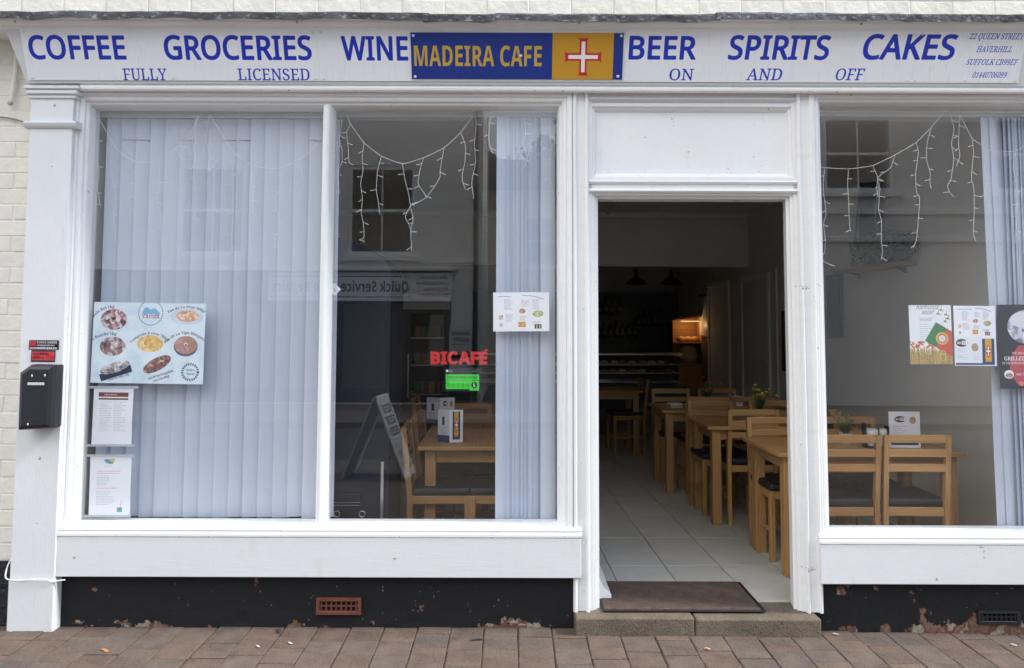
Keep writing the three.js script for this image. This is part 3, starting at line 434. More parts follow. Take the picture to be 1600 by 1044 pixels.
  const wifiLogo = (g, x, y, s) => { g.fillStyle = '#1a1b20'; g.beginPath(); g.ellipse(x, y, 62 * s, 40 * s, 0, 0, 6.3); g.fill(); g.fillStyle = '#f2f3f6'; g.fillRect(x + 2 * s, y - 22 * s, 56 * s, 42 * s); g.font = `bold ${Math.round(40 * s)}px sans-serif`; g.fillText('Wi', x - 52 * s, y + 14 * s, 50 * s); g.fillStyle = '#1a1b20'; g.fillText('Fi', x + 10 * s, y + 14 * s, 40 * s); };
  const cardSide = (g, x, y, w, h) => { g.save(); g.translate(x, y); g.fillStyle = '#2c4272'; g.fillRect(0, 0, w, h); g.fillStyle = '#dba227'; g.fillRect(w * 0.24, 0, w * 0.52, h * 0.88); g.fillStyle = '#b5342f'; g.fillRect(w * 0.4, h * 0.26, w * 0.2, h * 0.44); g.fillRect(w * 0.28, h * 0.4, w * 0.44, h * 0.16); g.fillStyle = '#f4efe8'; g.fillRect(w * 0.46, h * 0.3, w * 0.08, h * 0.36); g.fillRect(w * 0.32, h * 0.45, w * 0.36, h * 0.06); g.restore(); };
  const Wf = canvasTex(440, 620, (g, w, h) => { g.fillStyle = '#eceff6'; g.fillRect(0, 0, w, h); g.save(); g.beginPath(); g.rect(0, 0, w, h * 0.52); g.clip(); menuArt(g, w, h * 0.53); g.restore(); g.fillStyle = '#e6e9f2'; g.fillRect(0, h * 0.52, w, h * 0.48); wifiLogo(g, 78, 385, 1); food(g, 215, 430, 36, 42, '#b89a7a', ['#7a5a3a', '#d8c0a0', '#8aa06a'], 20); lines(g, 30, 445, 110, 3, 16, '#7a8092', r, 3); g.strokeStyle = '#7a8092'; g.strokeRect(20, 505, 115, 50); lines(g, 30, 520, 95, 2, 16, '#7a8092', r, 4); lines(g, 200, 520, 80, 3, 16, '#9aa0b0', r, 3); cardSide(g, 292, 340, 128, 270); g.fillStyle = '#31476f'; g.fillRect(10, 592, 290, 20); });
  sheet('poster', 2.331, 2.552, 1.325, 1.64, -0.0555, Wf, 'white menu sheet with a wifi emblem between the two right window posters', 'poster', -0.004);
  const Gr = canvasTex(560, 820, (g, w, h) => { g.fillStyle = '#252833'; g.fillRect(0, 0, w, h); g.fillStyle = '#b5494e'; g.beginPath(); g.moveTo(200, 400); g.quadraticCurveTo(60, 560, 130, 700); g.lineTo(180, 780); g.lineTo(520, 780); g.lineTo(520, 380); g.fill(); food(g, 290, 220, 190, 165, '#c9cbd6', ['#e6e7ee', '#7d86a6', '#9a8f9a', '#d9dbe6', '#556089'], 60); g.fillStyle = '#dcdee6'; g.beginPath(); g.ellipse(290, 150, 165, 80, 0, 0, 6.3); g.fill(); g.fillStyle = '#eceef4'; g.font = 'bold 52px serif'; g.fillText('GRILLED', 52, 545, 210); g.font = '30px sans-serif'; g.fillText('THE BEST', 130, 485, 130); g.fillText("IN THE WORLD'S BEST", 30, 582, 260); g.beginPath(); g.ellipse(95, 680, 48, 42, 0, 0, 6.3); g.fill(); food(g, 98, 690, 36, 22, '#a58a72', ['#d8c0a0', '#6d5a4a'], 12); g.fillStyle = '#eceef4'; g.font = '28px sans-serif'; g.fillText('AND THE', 165, 690, 120); g.fillStyle = '#e07a70'; g.beginPath(); g.arc(215, 770, 24, 0, 6.3); g.fill(); });
  sheet('poster', 2.561, 2.858, 1.206, 1.6475, -0.0555, Gr, 'dark navy and red grill poster at the right edge of the right window', 'poster', 0.006);
  // table menus are drawn from the same art, further down
  M.cardFront = std({ map: canvasTex(300, 420, (g, w, h) => { g.fillStyle = '#e9ecf3'; g.fillRect(0, 0, w, h); wifiLogo(g, 110, 90, 0.9); food(g, 230, 100, 30, 44, '#b89a7a', ['#7a5a3a', '#d8c0a0', '#8aa06a'], 16); lines(g, 40, 170, 150, 5, 26, '#8188a0', r, 5); g.fillStyle = '#2c3d62'; g.fillRect(20, 350, 260, 40); }), roughness: 0.5 });
  M.cardFlag = std({ map: canvasTex(300, 420, (g, w, h) => { g.fillStyle = '#e6e9f0'; g.fillRect(0, 0, w, h); cardSide(g, 70, 24, 170, 360); }), roughness: 0.5 });
  M.cardText = std({ map: canvasTex(300, 420, (g, w, h) => { g.fillStyle = '#cfd4e0'; g.fillRect(0, 0, w, h); g.fillStyle = '#22252e'; g.fillRect(110, 90, 60, 110); lines(g, 60, 230, 180, 6, 22, '#7a8092', r, 5); g.fillStyle = '#2c3d62'; g.fillRect(0, 330, w, 90); }), roughness: 0.5 });
}
// lettering and stickers in the second window
{
  const font = await new FontLoader().loadAsync('fonts/droid/droid_sans_bold.typeface.json');
  const lt = thing('window_lettering', 'red capital lettering stuck on the second window', 'lettering', [0, 0, -0.0535]);
  const red = std({ color: C(0.56, 0.02, 0.025), roughness: 0.5, side: THREE.DoubleSide });
  let x = 0; const geos = [];
  for (const ch of 'BICAFE') { const g = new TextGeometry(ch, { font, size: 0.062, depth: 0.0008, curveSegments: 6, bevelEnabled: true, bevelThickness: 0.0001, bevelSize: 0.0028, bevelSegments: 1 }); g.computeBoundingBox(); const b = g.boundingBox; g.translate(x - b.min.x, 0, 0); x += b.max.x - b.min.x + 0.001; geos.push(g); }
  const k = 0.30 / x; geos.forEach((g) => part('letter', g.scale(k, 1, 1).translate(-0.4265, 1.327, 0), red, lt));
  part('accent', prism([[-0.152, 1.394], [-0.124, 1.397], [-0.128, 1.405], [-0.142, 1.403]], 'z', 0, 0.0008), red, lt);
}
sheet('sticker', -0.351, -0.165, 1.184, 1.306, -0.0525, canvasTex(620, 400, (g, w, h) => {
  g.fillStyle = '#10181c'; g.fillRect(0, 0, w, h); g.fillStyle = '#dfe6e4'; g.beginPath(); g.ellipse(40, 52, 22, 20, 0, 0, 6.3); g.fill(); lines(g, 76, 36, 90, 2, 26, '#9aa8a6', mulberry(12), 9); lines(g, 480, 40, 110, 2, 18, '#7d8a8a', mulberry(13), 7);
  g.fillStyle = '#3fd13c'; g.fillRect(20, 112, 580, 250); g.fillRect(430, 350, 170, 36); g.fillStyle = '#123a18'; g.font = 'bold 58px sans-serif'; g.fillText('FOOD HYGIENE RATING', 40, 184, 530); g.fillRect(20, 208, 580, 5);
  g.lineWidth = 5; g.strokeStyle = '#1d6a22'; g.font = '40px sans-serif'; for (let i = 0; i < 5; i++) { g.beginPath(); g.arc(72 + i * 82, 292, 26, 0, 6.3); g.stroke(); g.fillText(String(i), 60 + i * 82, 306); } g.fillStyle = '#0b1210'; g.beginPath(); g.arc(515, 294, 50, 0, 6.3); g.fill(); g.beginPath(); g.moveTo(505, 200); g.lineTo(525, 200); g.lineTo(515, 216); g.fill(); g.fillStyle = '#f2f6f2'; g.font = 'bold 76px sans-serif'; g.fillText('5', 493, 322);
}), 'green and black hygiene rating sticker below the red lettering', 'sticker');
{ const d = sheet('sticker', -0.968, -0.908, 1.687, 1.747, -0.0525, canvasTex(120, 120, (g) => { g.fillStyle = '#d7dde2'; g.fillRect(0, 0, 120, 120); g.save(); g.translate(60, 60); g.rotate(-Math.PI / 4); lines(g, -34, -8, 70, 2, 12, '#4b5058', mulberry(8), 6); g.restore(); }), 'small white diamond sticker at the edge of the second window', 'sticker', Math.PI / 4); d.scale.set(0.8, 0.8, 1); }

// ---------------------------------------------------------------- vertical blinds
function vaneGeo(w, y0, y1, wob) {
  const g = new THREE.PlaneGeometry(w, y1 - y0, 4, 6), p = g.attributes.position;
  for (let i = 0; i < p.count; i++) { const t = p.getX(i) / w, s = p.getY(i) / (y1 - y0) + 0.5; p.setZ(i, 0.0035 * (1 - 4 * t * t) + wob * (vnoise(s * 4 + wob * 900, t + 3, 64, 64, 5) - 0.5)); }
  g.computeVertexNormals(); g.translate(0, (y0 + y1) / 2, 0); return muv(g);
}
function vane(parent, x, z, y0, y1, turn, w = 0.089, wob = 0.006, lean = 0) { const m = part('vane', vaneGeo(w, y0, y1, wob), M.vane, parent); m.position.set(x, 0, z); m.rotation.set(0, turn, lean); return m; }
const rail = std({ color: C(0.55, 0.58, 0.6), roughness: 0.5 });
const bl1 = thing('vertical_blind', 'closed pale vertical blind across the whole left window', 'blind');
part('headrail', box(-2.26, -0.97, 2.655, 2.69, -0.175, -0.125, 0.004), rail, bl1);
for (let k = 0; k < 16; k++) {
  const x = -2.165 + k * 0.0785, v = vane(bl1, x, -0.142 + rr(-0.003, 0.003), 0.512 + rr(-0.004, 0.004), 2.652, 0.15 + rr(-0.07, 0.07), 0.089, 0.007, rr(-0.0015, 0.0015));
  if ([1, 2, 5, 8, 9, 14].includes(k)) part('hem', box(-0.043, 0.043, 2.535, 2.539, 0.007, 0.0115, 0.0005), rail, v);
}
const bl2 = thing('vertical_blind', 'pale vertical blind drawn aside beside the doorway', 'blind');
part('headrail', box(-0.97, 0.245, 2.664, 2.692, -0.175, -0.125, 0.004), rail, bl2);
vane(bl2, -0.048, -0.118, 0.492, 2.66, 0.15, 0.075); for (let k = 0; k < 13; k++) vane(bl2, -0.01 + k * 0.0135 + rr(-0.004, 0.004), -0.145 + rr(-0.006, 0.006), 0.49 + rr(-0.004, 0.006), 2.66, 0.62 + rr(-0.15, 0.15), 0.089, 0.004); vane(bl2, 0.194, -0.125, 0.49, 2.66, 0.12, 0.08);
const bl3 = thing('vertical_blind', 'pale vertical blind gathered at the right end of the right window', 'blind');
part('headrail', box(1.62, 2.9, 2.672, 2.702, -0.175, -0.125, 0.004), rail, bl3);
vane(bl3, 2.592, -0.12, 0.46, 2.67, 0.25, 0.07, 0.02, 0.004); vane(bl3, 2.652, -0.13, 0.46, 2.67, 0.35, 0.085, 0.02, 0.006); for (let k = 0; k < 13; k++) vane(bl3, 2.69 + k * 0.0135 + rr(-0.005, 0.005), -0.14 + rr(-0.006, 0.006), 0.46 + rr(-0.004, 0.006), 2.67, 0.62 + rr(-0.2, 0.2), 0.089, 0.006);

// ---------------------------------------------------------------- icicle lights hung inside the glass (unlit)
const LIGHTS_B = { z: -0.085, mains: [[[-0.898,2.665],[-0.874,2.613],[-0.801,2.511],[-0.705,2.437],[-0.591,2.396],[-0.478,2.429],[-0.368,2.484],[-0.28,2.567],[-0.215,2.659]]],
  drops: [[[-0.928,2.665],[-0.92,2.626],[-0.933,2.53],[-0.918,2.469],[-0.917,2.404],[-0.941,2.347],[-0.929,2.231]],[[-0.874,2.613],[-0.894,2.565],[-0.884,2.478],[-0.879,2.404],[-0.855,2.389]],[[-0.801,2.511],[-0.808,2.435],[-0.804,2.356],[-0.814,2.283],[-0.805,2.209],[-0.808,2.128],[-0.796,2.063],[-0.794,1.995],[-0.818,1.983]],[[-0.705,2.437],[-0.724,2.365],[-0.731,2.257],[-0.719,2.192],[-0.708,2.119]],[[-0.591,2.396],[-0.578,2.314],[-0.557,2.236],[-0.546,2.167],[-0.53,2.094],[-0.542,2.038],[-0.536,1.923]],[[-0.546,2.167],[-0.573,2.109],[-0.549,2.06],[-0.539,2.012]],[[-0.478,2.429],[-0.496,2.366],[-0.506,2.286],[-0.463,2.215],[-0.546,2.167]],[[-0.368,2.484],[-0.389,2.358],[-0.389,2.327],[-0.423,2.262],[-0.463,2.215]],[[-0.28,2.567],[-0.253,2.497],[-0.256,2.402],[-0.269,2.341],[-0.266,2.297],[-0.252,2.257]],[[-0.203,2.663],[-0.196,2.619],[-0.204,2.506],[-0.199,2.402],[-0.218,2.298],[-0.206,2.207]],[[-0.117,2.659],[-0.127,2.576],[-0.124,2.506],[-0.104,2.45]],[[0.063,2.655],[0.07,2.568],[0.061,2.498],[0.082,2.429],[0.055,2.368]],[[0.205,2.651],[0.202,2.577],[0.211,2.481],[0.2,2.412],[0.202,2.316],[0.217,2.247]],[[-0.963,2.434],[-0.964,2.365],[-0.956,2.313],[-0.962,2.274]]] };
const LIGHTS_C = { z: -0.085, mains: [[[1.598,2.4],[1.677,2.382],[1.81,2.375],[1.94,2.394],[2.057,2.45],[2.175,2.519],[2.261,2.604],[2.343,2.698]],[[2.408,2.694],[2.477,2.548],[2.517,2.516],[2.572,2.478],[2.71,2.474],[2.815,2.545]]],
  drops: [[[1.681,2.377],[1.672,2.307],[1.673,2.233],[1.678,2.177],[1.683,2.131],[1.667,2.075],[1.674,1.992],[1.672,1.927],[1.656,1.9],[1.665,1.877],[1.705,1.852]],[[1.81,2.375],[1.801,2.289],[1.803,2.215],[1.804,2.14],[1.807,2.066],[1.813,2.034]],[[1.94,2.394],[1.964,2.327],[1.958,2.271],[1.965,2.226]],[[2.057,2.45],[2.037,2.383],[1.964,2.327],[1.976,2.271],[1.966,2.159],[1.98,2.094],[1.975,1.993],[1.981,1.928],[1.974,1.887]],[[2.175,2.519],[2.187,2.468],[2.168,2.355],[2.171,2.253],[2.186,2.216],[2.175,2.086],[2.163,1.993],[2.145,1.949]],[[2.261,2.604],[2.238,2.524],[2.231,2.44],[2.248,2.356],[2.247,2.309],[2.252,2.269]],[[2.361,2.694],[2.386,2.6],[2.371,2.515],[2.38,2.431],[2.358,2.319],[2.341,2.291],[2.347,2.253],[2.373,2.224]],[[2.416,2.666],[2.406,2.515],[2.411,2.45],[2.388,2.393]],[[2.477,2.548],[2.483,2.469],[2.465,2.328],[2.479,2.272],[2.474,2.142],[2.465,2.031],[2.484,1.983]],[[2.562,2.469],[2.545,2.385],[2.551,2.301],[2.534,2.217],[2.559,2.143]],[[2.71,2.474],[2.693,2.385],[2.708,2.301],[2.7,2.087],[2.691,1.976]]] };
const LIGHTS_A = { z: -0.085, mains: [[[-2.237,2.643],[-2.132,2.472],[-2.025,2.401],[-1.909,2.408],[-1.761,2.52],[-1.695,2.656]],[[-1.637,2.662],[-1.497,2.45],[-1.385,2.38],[-1.257,2.369],[-1.142,2.416],[-1.05,2.499]]],
  drops: [[[-2.237,2.643],[-2.241,2.46],[-2.22,2.342],[-2.229,2.26],[-2.207,2.155]],[[-2.157,2.519],[-2.164,2.389],[-2.148,2.284],[-2.129,2.225],[-2.136,2.108],[-2.119,1.957]],[[-2.025,2.401],[-2.027,2.284],[-2.048,2.237],[-2.023,2.19],[-2.049,2.109]],[[-1.9,2.408],[-1.891,2.284],[-1.902,2.191],[-1.881,2.098],[-1.87,1.935]],[[-1.695,2.65],[-1.727,2.544],[-1.706,2.438],[-1.715,2.332],[-1.694,2.227],[-1.695,2.052]],[[-1.637,2.657],[-1.651,2.532],[-1.631,2.438],[-1.637,2.344],[-1.589,2.415]],[[-1.761,2.52],[-1.806,2.473],[-1.775,2.414],[-1.77,2.367]],[[-1.497,2.45],[-1.506,2.344],[-1.494,2.11],[-1.501,2.006],[-1.495,1.913]],[[-1.402,2.368],[-1.393,2.227],[-1.38,2.076]],[[-1.257,2.369],[-1.243,2.286],[-1.271,2.204],[-1.25,2.053],[-1.279,1.925]],[[-1.148,2.416],[-1.122,2.31],[-1.137,2.193]]] };

function icicles(D, label) {
  const t = thing('icicle_lights', label, 'string lights'), r = mulberry(Math.round(D.drops[0][0][0] * 1000));
  for (const m of D.mains) part('main_wire', new THREE.TubeGeometry(new THREE.CatmullRomCurve3(m.map(([x, y]) => new THREE.Vector3(x, y, D.z)), false, 'catmullrom', 0.22), m.length * 7, 0.0015, 5), M.wire, t);
  for (const d of D.drops) {
    const pts = d.map(([x, y]) => new THREE.Vector3(x, y, D.z + (r() - 0.5) * 0.012)), cv = new THREE.CatmullRomCurve3(pts, false, 'catmullrom', 0.3), L = cv.getLength(), gs = [new THREE.TubeGeometry(cv, d.length * 6, 0.0013, 5)];
    let s = 0.03 + 0.03 * r(), side = r() < 0.5 ? -1 : 1;
    while (s < L) { const q = cv.getPointAt(s / L), a = 0.35 + r() * 0.6, l = 0.022 + 0.012 * r(); const g = new THREE.CylinderGeometry(0.0019, 0.0012, l, 5).translate(0, l / 2, 0); g.rotateZ(-side * (Math.PI - a - 0.6)); g.translate(q.x, q.y, q.z); gs.push(g); s += 0.05 + 0.035 * r(); if (r() < 0.75) side = -side; }
    part('light_strand', gs, M.wire, t);
  }
}
icicles(LIGHTS_A, 'white icicle light string in front of the closed blind'); icicles(LIGHTS_B, 'white icicle light string in the second window'); icicles(LIGHTS_C, 'white icicle light string in the right window');
// ---------------------------------------------------------------- the room: turned a little against the front
const TURN = 0.03, FY = 0.092;
const inR = (x, z, y = FY) => [x * Math.cos(TURN) + z * Math.sin(TURN), y, -x * Math.sin(TURN) + z * Math.cos(TURN)];
const turned = (m) => { m.rotation.y = TURN; return m; };
const XL = -2.6, XR = 2.95, ZB = -8.6;
const floor = turned(structure('cafe_floor', box(XL - 0.1, XR + 0.1, -0.1, FY - 0.006, ZB, -0.1, 0.002), std({ color: C(0.03, 0.03, 0.03), roughness: 0.9 })));
{
  const mats = [0.55, 0.57, 0.56, 0.58].map((k) => std({ color: C(k, k * 0.98, k * 0.915), map: rep(tSoft, 1.2), roughness: 0.42 }));
  const g = [0, 1, 2].map((k) => blockGeo(0.3272, 0.6025, 0.012, 0.0012, [k * 0.4, k * 0.7]));
  for (let i = 0; i < 17; i++) for (let j = 0; j < 14; j++) { const m = part('tile', g[(i * 7 + j * 3) % 3], mats[Math.floor(rnd() * 4)], floor); m.position.set(-2.548 + i * 0.3325, FY, -0.085 - 0.304 - j * 0.608); }
}
turned(structure('cafe_wall', box(XR, XR + 0.15, 0, 3, ZB, -0.12, 0.002), M.sideWall));
turned(structure('cafe_wall', box(XL - 0.15, XL, 0, 3, ZB, -0.2, 0.002), M.sideWall));
turned(structure('cafe_wall', box(XL - 0.2, XR + 0.2, 0, 3, ZB - 0.15, ZB, 0.002), M.sideWall));
turned(structure('cafe_ceiling', box(XL - 0.2, XR + 0.2, 2.86, 3.0, -5.0, -0.2, 0.002), M.ceiling));
turned(structure('back_ceiling', box(XL - 0.2, XR + 0.2, 2.62, 3.0, ZB, -5.16, 0.002), M.ceiling));
turned(structure('ceiling_beam', box(XL, XR, 2.235, 2.87, -5.16, -4.96, 0.004), M.plaster));
{ const b = thing('ceiling_batten', 'thin straight batten on the cafe ceiling seen over the doorway', 'batten', inR(0, 0, 0), TURN); part('strip', box(1.25, 1.285, 2.835, 2.862, -4.94, -0.6, 0.003), M.ceiling, b); part('strip', box(XL + 0.05, XR - 0.05, 2.80, 2.862, -4.95, -4.9, 0.003), M.ceiling, b); }
const mat = thing('door_mat', 'dark brown door mat with a black rubber edge inside the doorway', 'mat');
part('rubber_edge', box(0.462, 1.285, FY, FY + 0.006, -0.408, 0.035, 0.002), M.black, mat);
part('pile', box(0.47, 1.262, FY + 0.004, FY + 0.013, -0.395, 0.03, 0.002), std({ color: C(0.155, 0.105, 0.082), map: rep(tStone, 5), roughness: 1, bumpMap: rep(tStoneB, 6), bumpScale: 0.006 }), mat);

// ---------------------------------------------------------------- furniture
const W = (x0, x1, y0, y1, z0, z1, r = 0.005) => box(x0, x1, y0, y1, z0, z1, r, 'auto');
function makeChair() {                                         // faces -z, back at +z, origin on the floor
  const t = thing('pine_chair', '', 'chair'), w = 0.185;
  for (const s of [-1, 1]) {
    part('leg', W(s * w - (s > 0 ? 0.034 : 0), s * w + (s < 0 ? 0.034 : 0), 0, 0.425, -0.19, -0.156), M.wood, t);
    part('back_post', prism([[0.15, 0], [0.184, 0], [0.186, 0.43], [0.225, 0.83], [0.197, 0.83], [0.152, 0.43]].map(([z, y]) => [z, y]), 'x', s > 0 ? w - 0.028 : -w, s > 0 ? w : -w + 0.028, 1), M.wood, t);
    part('side_rail', W(s > 0 ? w - 0.026 : -w + 0.008, s > 0 ? w - 0.008 : -w + 0.026, 0.375, 0.425, -0.16, 0.155), M.wood, t);
    part('stretcher', W(s > 0 ? w - 0.024 : -w + 0.01, s > 0 ? w - 0.01 : -w + 0.024, 0.17, 0.195, -0.16, 0.155), M.wood, t);
  }
  part('front_rail', W(-w + 0.034, w - 0.034, 0.375, 0.425, -0.184, -0.164), M.wood, t); part('back_rail', W(-w + 0.028, w - 0.028, 0.375, 0.425, 0.158, 0.178), M.wood, t);
  part('seat_cushion', muv(new RoundedBoxGeometry(0.37, 0.05, 0.36, 3, 0.022).translate(0, 0.447, -0.018)), M.cushion, t);
  for (const [y, h, z] of [[0.625, 0.045, 0.196], [0.708, 0.045, 0.204], [0.787, 0.046, 0.211]]) part('slat', W(-w + 0.026, w - 0.026, y, y + h, z - 0.009, z + 0.009), M.wood, t);
  return t;
}
function makeTable(L, D) {
  const t = thing('pine_table', '', 'table'), a = L / 2, b = D / 2;
  part('table_top', W(-a, a, 0.686, 0.712, -b, b, 0.006), M.wood, t);
  for (const sx of [-1, 1]) for (const sz of [-1, 1]) { const x = sx * (a - 0.075), z = sz * (b - 0.075); part('leg', W(x - 0.033, x + 0.033, 0, 0.686, z - 0.033, z + 0.033), M.wood, t); }
  for (const s of [-1, 1]) { part('apron', W(-a + 0.108, a - 0.108, 0.606, 0.686, s * (b - 0.075) - 0.011, s * (b - 0.075) + 0.011), M.wood, t); part('apron', W(s * (a - 0.075) - 0.011, s * (a - 0.075) + 0.011, 0.606, 0.686, -b + 0.108, b - 0.108), M.wood, t); }
  return t;
}
const chair0 = makeChair(), table0 = makeTable(1.1, 0.64);
let nc = 0, nt = 0;
function chair(x, z, turn, label, group) { const p = [x, FY, z], o = nc++ ? dup(chair0, p, turn, label, group) : (chair0.position.set(...p), chair0.rotation.y = turn, tag(chair0, label, null, group)); const wd = M.woods[nc % 3]; o.traverse((m) => { if (m.isMesh && M.woods.includes(m.material)) m.material = wd; }); return o; }
function table(x, z, turn, label) { const p = [x, FY, z]; return nt++ ? dup(table0, p, turn, label, 'pine tables in the cafe') : (table0.position.set(...p), table0.rotation.y = turn, tag(table0, label, null, 'pine tables in the cafe')); }
const G = 'pine chairs in the cafe', A = -TURN * 0 + 0.02;
table(2.075, -0.79, A, 'pine table with menus just inside the right window');
chair(1.877, -0.555, Math.PI * 0 + 0.01, 'pine chair with its back to the right window, nearer the doorway', G);
chair(2.275, -0.56, -0.02, 'pine chair with its back to the right window, nearer the gathered blind', G);
chair(1.765, -0.99, Math.PI + 0.04, 'pine chair facing the street at the left end of the front right table', G);
chair(2.24, -1.0, Math.PI - 0.03, 'pine chair facing the street at the right end of the front right table', G);
table(1.965, -1.95, A, 'second pine table from the door along the right wall, with a yellow flowered plant');
chair(1.755, -1.86, 0.03, 'pine chair turned from the door, near left of the second right table', G);
chair(2.22, -1.86, -0.04, 'pine chair turned from the door, near right of the second right table', G);
chair(1.63, -2.12, Math.PI + 0.05, 'pine chair facing the door, far left of the second right table', G);
chair(2.12, -2.13, Math.PI - 0.03, 'pine chair facing the door, far right of the second right table', G);
table(1.845, -3.03, A, 'third pine table from the door along the right wall, with red flowers');
chair(1.68, -2.86, 0.02, 'pine chair turned from the door, near left of the third right table', G);
chair(2.1, -2.88, -0.04, 'pine chair turned from the door, near right of the third right table', G);
chair(1.55, -3.3, Math.PI + 0.04, 'pine chair facing the door, far left of the third right table', G);
chair(2.0, -3.32, Math.PI, 'pine chair facing the door, far right of the third right table', G);
table(0.93, -5.05, A, 'pine table by the serving counter at the far end of the aisle');
chair(1.32, -4.95, Math.PI / 2 + 0.1, 'pine chair at the right end of the table by the counter', G);
chair(0.72, -4.75, 0.05, 'pine chair turned to the counter at the far end of the aisle', G);
table(-0.255, -1.21, Math.PI / 2 + 0.02, 'pine table with a folded menu behind the second window');
chair(-0.44, -0.82, -Math.PI / 2 + 0.03, 'pine chair left of the window table, nearest the glass', G);
chair(-0.44, -1.42, -Math.PI / 2 - 0.04, 'pine chair left of the window table, further from the glass', G);
chair(-0.06, -0.83, Math.PI / 2 + 0.02, 'pine chair right of the window table, nearest the glass', G);
chair(-0.06, -1.44, Math.PI / 2, 'pine chair right of the window table, further from the glass', G);
table(-0.35, -2.95, Math.PI / 2, 'pine table behind the window table, left of the aisle');
chair(-0.62, -2.7, -Math.PI / 2, 'pine chair on the left of the second left table', G);
chair(-0.1, -2.7, Math.PI / 2, 'pine chair on the right of the second left table', G);
chair(-0.35, -2.25, 0.03, 'pine chair at the near end of the second left table', G);

// table menus, plants and other things on the tables
const TT = FY + 0.712;
function tent(x, z, turn, faces, w, h, label) {
  const t = thing('table_menu', label, 'menu', [x, TT + 0.001, z], turn, 'menus on the tables');
  faces.forEach((m, i) => { const g = new THREE.PlaneGeometry(w, h).translate(0, h / 2, 0); const p = part('leaf', g, m, t); p.material.side = THREE.DoubleSide; if (i === 0) p.position.set(-w / 2 * Math.cos(0.5), 0, -w / 2 * Math.sin(0.5)), p.rotation.y = -0.5; else p.position.set(w / 2 * Math.cos(0.25), 0, -w / 2 * Math.sin(0.25)), p.rotation.y = 0.25; });
  return t;
}
tent(-0.385, -0.81, 0.02, [M.cardText, M.cardFlag], 0.085, 0.2, 'folded menu with a gold stripe on the second window table');
{ const t = thing('table_menu', 'white wifi menu card on the front right table', 'menu', [2.36, TT + 0.001, -0.66], -0.03, 'menus on the tables'); part('leaf', new THREE.PlaneGeometry(0.185, 0.215).translate(0, 0.1075, 0), M.cardFront, t); }
tent(-0.52, -1.62, 0.1, [M.cardText, M.cardFront], 0.11, 0.2, 'grey menu card at the far end of the window table');
{ const t = thing('napkin_holder', 'black and white napkin holder beside the wifi menu', 'napkin holder', [2.185, TT, -0.66], -0.1); part('frame', [box(-0.07, 0.07, 0, 0.012, -0.03, 0.03, 0.003), box(-0.07, -0.062, 0, 0.15, -0.03, 0.03, 0.003), box(0.062, 0.07, 0, 0.13, -0.03, 0.03, 0.003)], M.black, t); for (const [x, rr0] of [[-0.025, 0.036], [0.04, 0.022]]) part('cup', lathe([[0, 0.015], [rr0 * 0.8, 0.015], [rr0, 0.09], [rr0 * 0.9, 0.115], [rr0 * 0.85, 0.09]], 16).translate(x, 0, 0.01), std({ color: C(0.62, 0.62, 0.6), roughness: 0.4 }), t); }
function potPlant(x, z, s, flower, label) {
  const t = thing('pot_plant', label, 'plant', [x, TT, z], 0, 'plants on the tables'), r = mulberry(Math.round(x * 991)), leaves = [], fl = [];
  part('pot', lathe([[0, 0], [0.034, 0], [0.047, 0.07], [0.05, 0.075], [0.045, 0.075], [0.04, 0.06], [0, 0.06]].map(([a, b]) => [a * s, b * s])), std({ color: C(0.6, 0.6, 0.58), roughness: 0.4 }), t);
  for (let i = 0; i < 70; i++) { const a = r() * 6.283, tilt = 0.12 + r() * 0.9, L = s * (0.09 + 0.1 * r()), g = new THREE.PlaneGeometry(0.008 * s, L, 1, 4), p = g.attributes.position; for (let k = 0; k < p.count; k++) { const q = p.getY(k) / L + 0.5; p.setXYZ(k, p.getX(k) * (1 - 0.8 * q), q * L, 0.25 * L * q * q); } g.rotateX(tilt).rotateY(a).translate(0, 0.06 * s, 0); g.computeVertexNormals(); leaves.push(g); if (i % 5 === 0) fl.push(new THREE.IcosahedronGeometry(0.011 * s, 1).scale(1, 0.7, 1).translate(Math.sin(a) * Math.sin(tilt) * L * 0.9, 0.065 * s + L * Math.cos(tilt * 0.8), Math.cos(a) * Math.sin(tilt) * L * 0.9)); }
  part('leaves', leaves, std({ color: C(0.05, 0.11, 0.03), roughness: 0.7, side: THREE.DoubleSide }), t); part('flowers', fl, std({ color: flower, roughness: 0.6 }), t); return t;
}
potPlant(1.90, -1.93, 1.15, C(0.55, 0.4, 0.03), 'potted plant with yellow flowers on the second right table');
potPlant(1.80, -3.1, 1.05, C(0.45, 0.08, 0.06), 'potted plant with red flowers on the third right table');
potPlant(2.08, -0.83, 0.85, C(0.06, 0.1, 0.03), 'small green plant on the front right table');
{ const t = thing('card_holder', 'small white card holder between the two flower pots', 'card holder', [1.95, TT, -2.72], 0.1); part('back', lathe([[0, 0], [0.05, 0], [0.06, 0.06], [0.045, 0.12], [0, 0.13]], 14).scale(1, 1, 0.5), std({ color: C(0.25, 0.28, 0.36), roughness: 0.3 }), t); part('card', box(-0.045, 0.045, 0.03, 0.075, 0.032, 0.036, 0.001), std({ color: C(0.75, 0.76, 0.78), roughness: 0.5 }), t); }
{ const t = thing('napkin_pack', 'small white napkin pack at the near end of the third right table', 'napkins', [1.46, TT, -2.93], 0.2); part('stack', box(-0.055, 0.055, 0, 0.04, -0.05, 0.05, 0.004), std({ color: C(0.7, 0.69, 0.66), roughness: 0.8 }), t); part('band', box(-0.057, 0.057, 0.008, 0.026, -0.052, 0.052, 0.002), std({ color: C(0.45, 0.4, 0.3), roughness: 0.7 }), t); }
solo('coat', muv(new THREE.SphereGeometry(0.14, 18, 14).scale(0.62, 1.3, 0.45).translate(2.1, 0.82, -1.27)), M.cushion, 'black coat hung over a chair seen behind the right door post', 'coat');

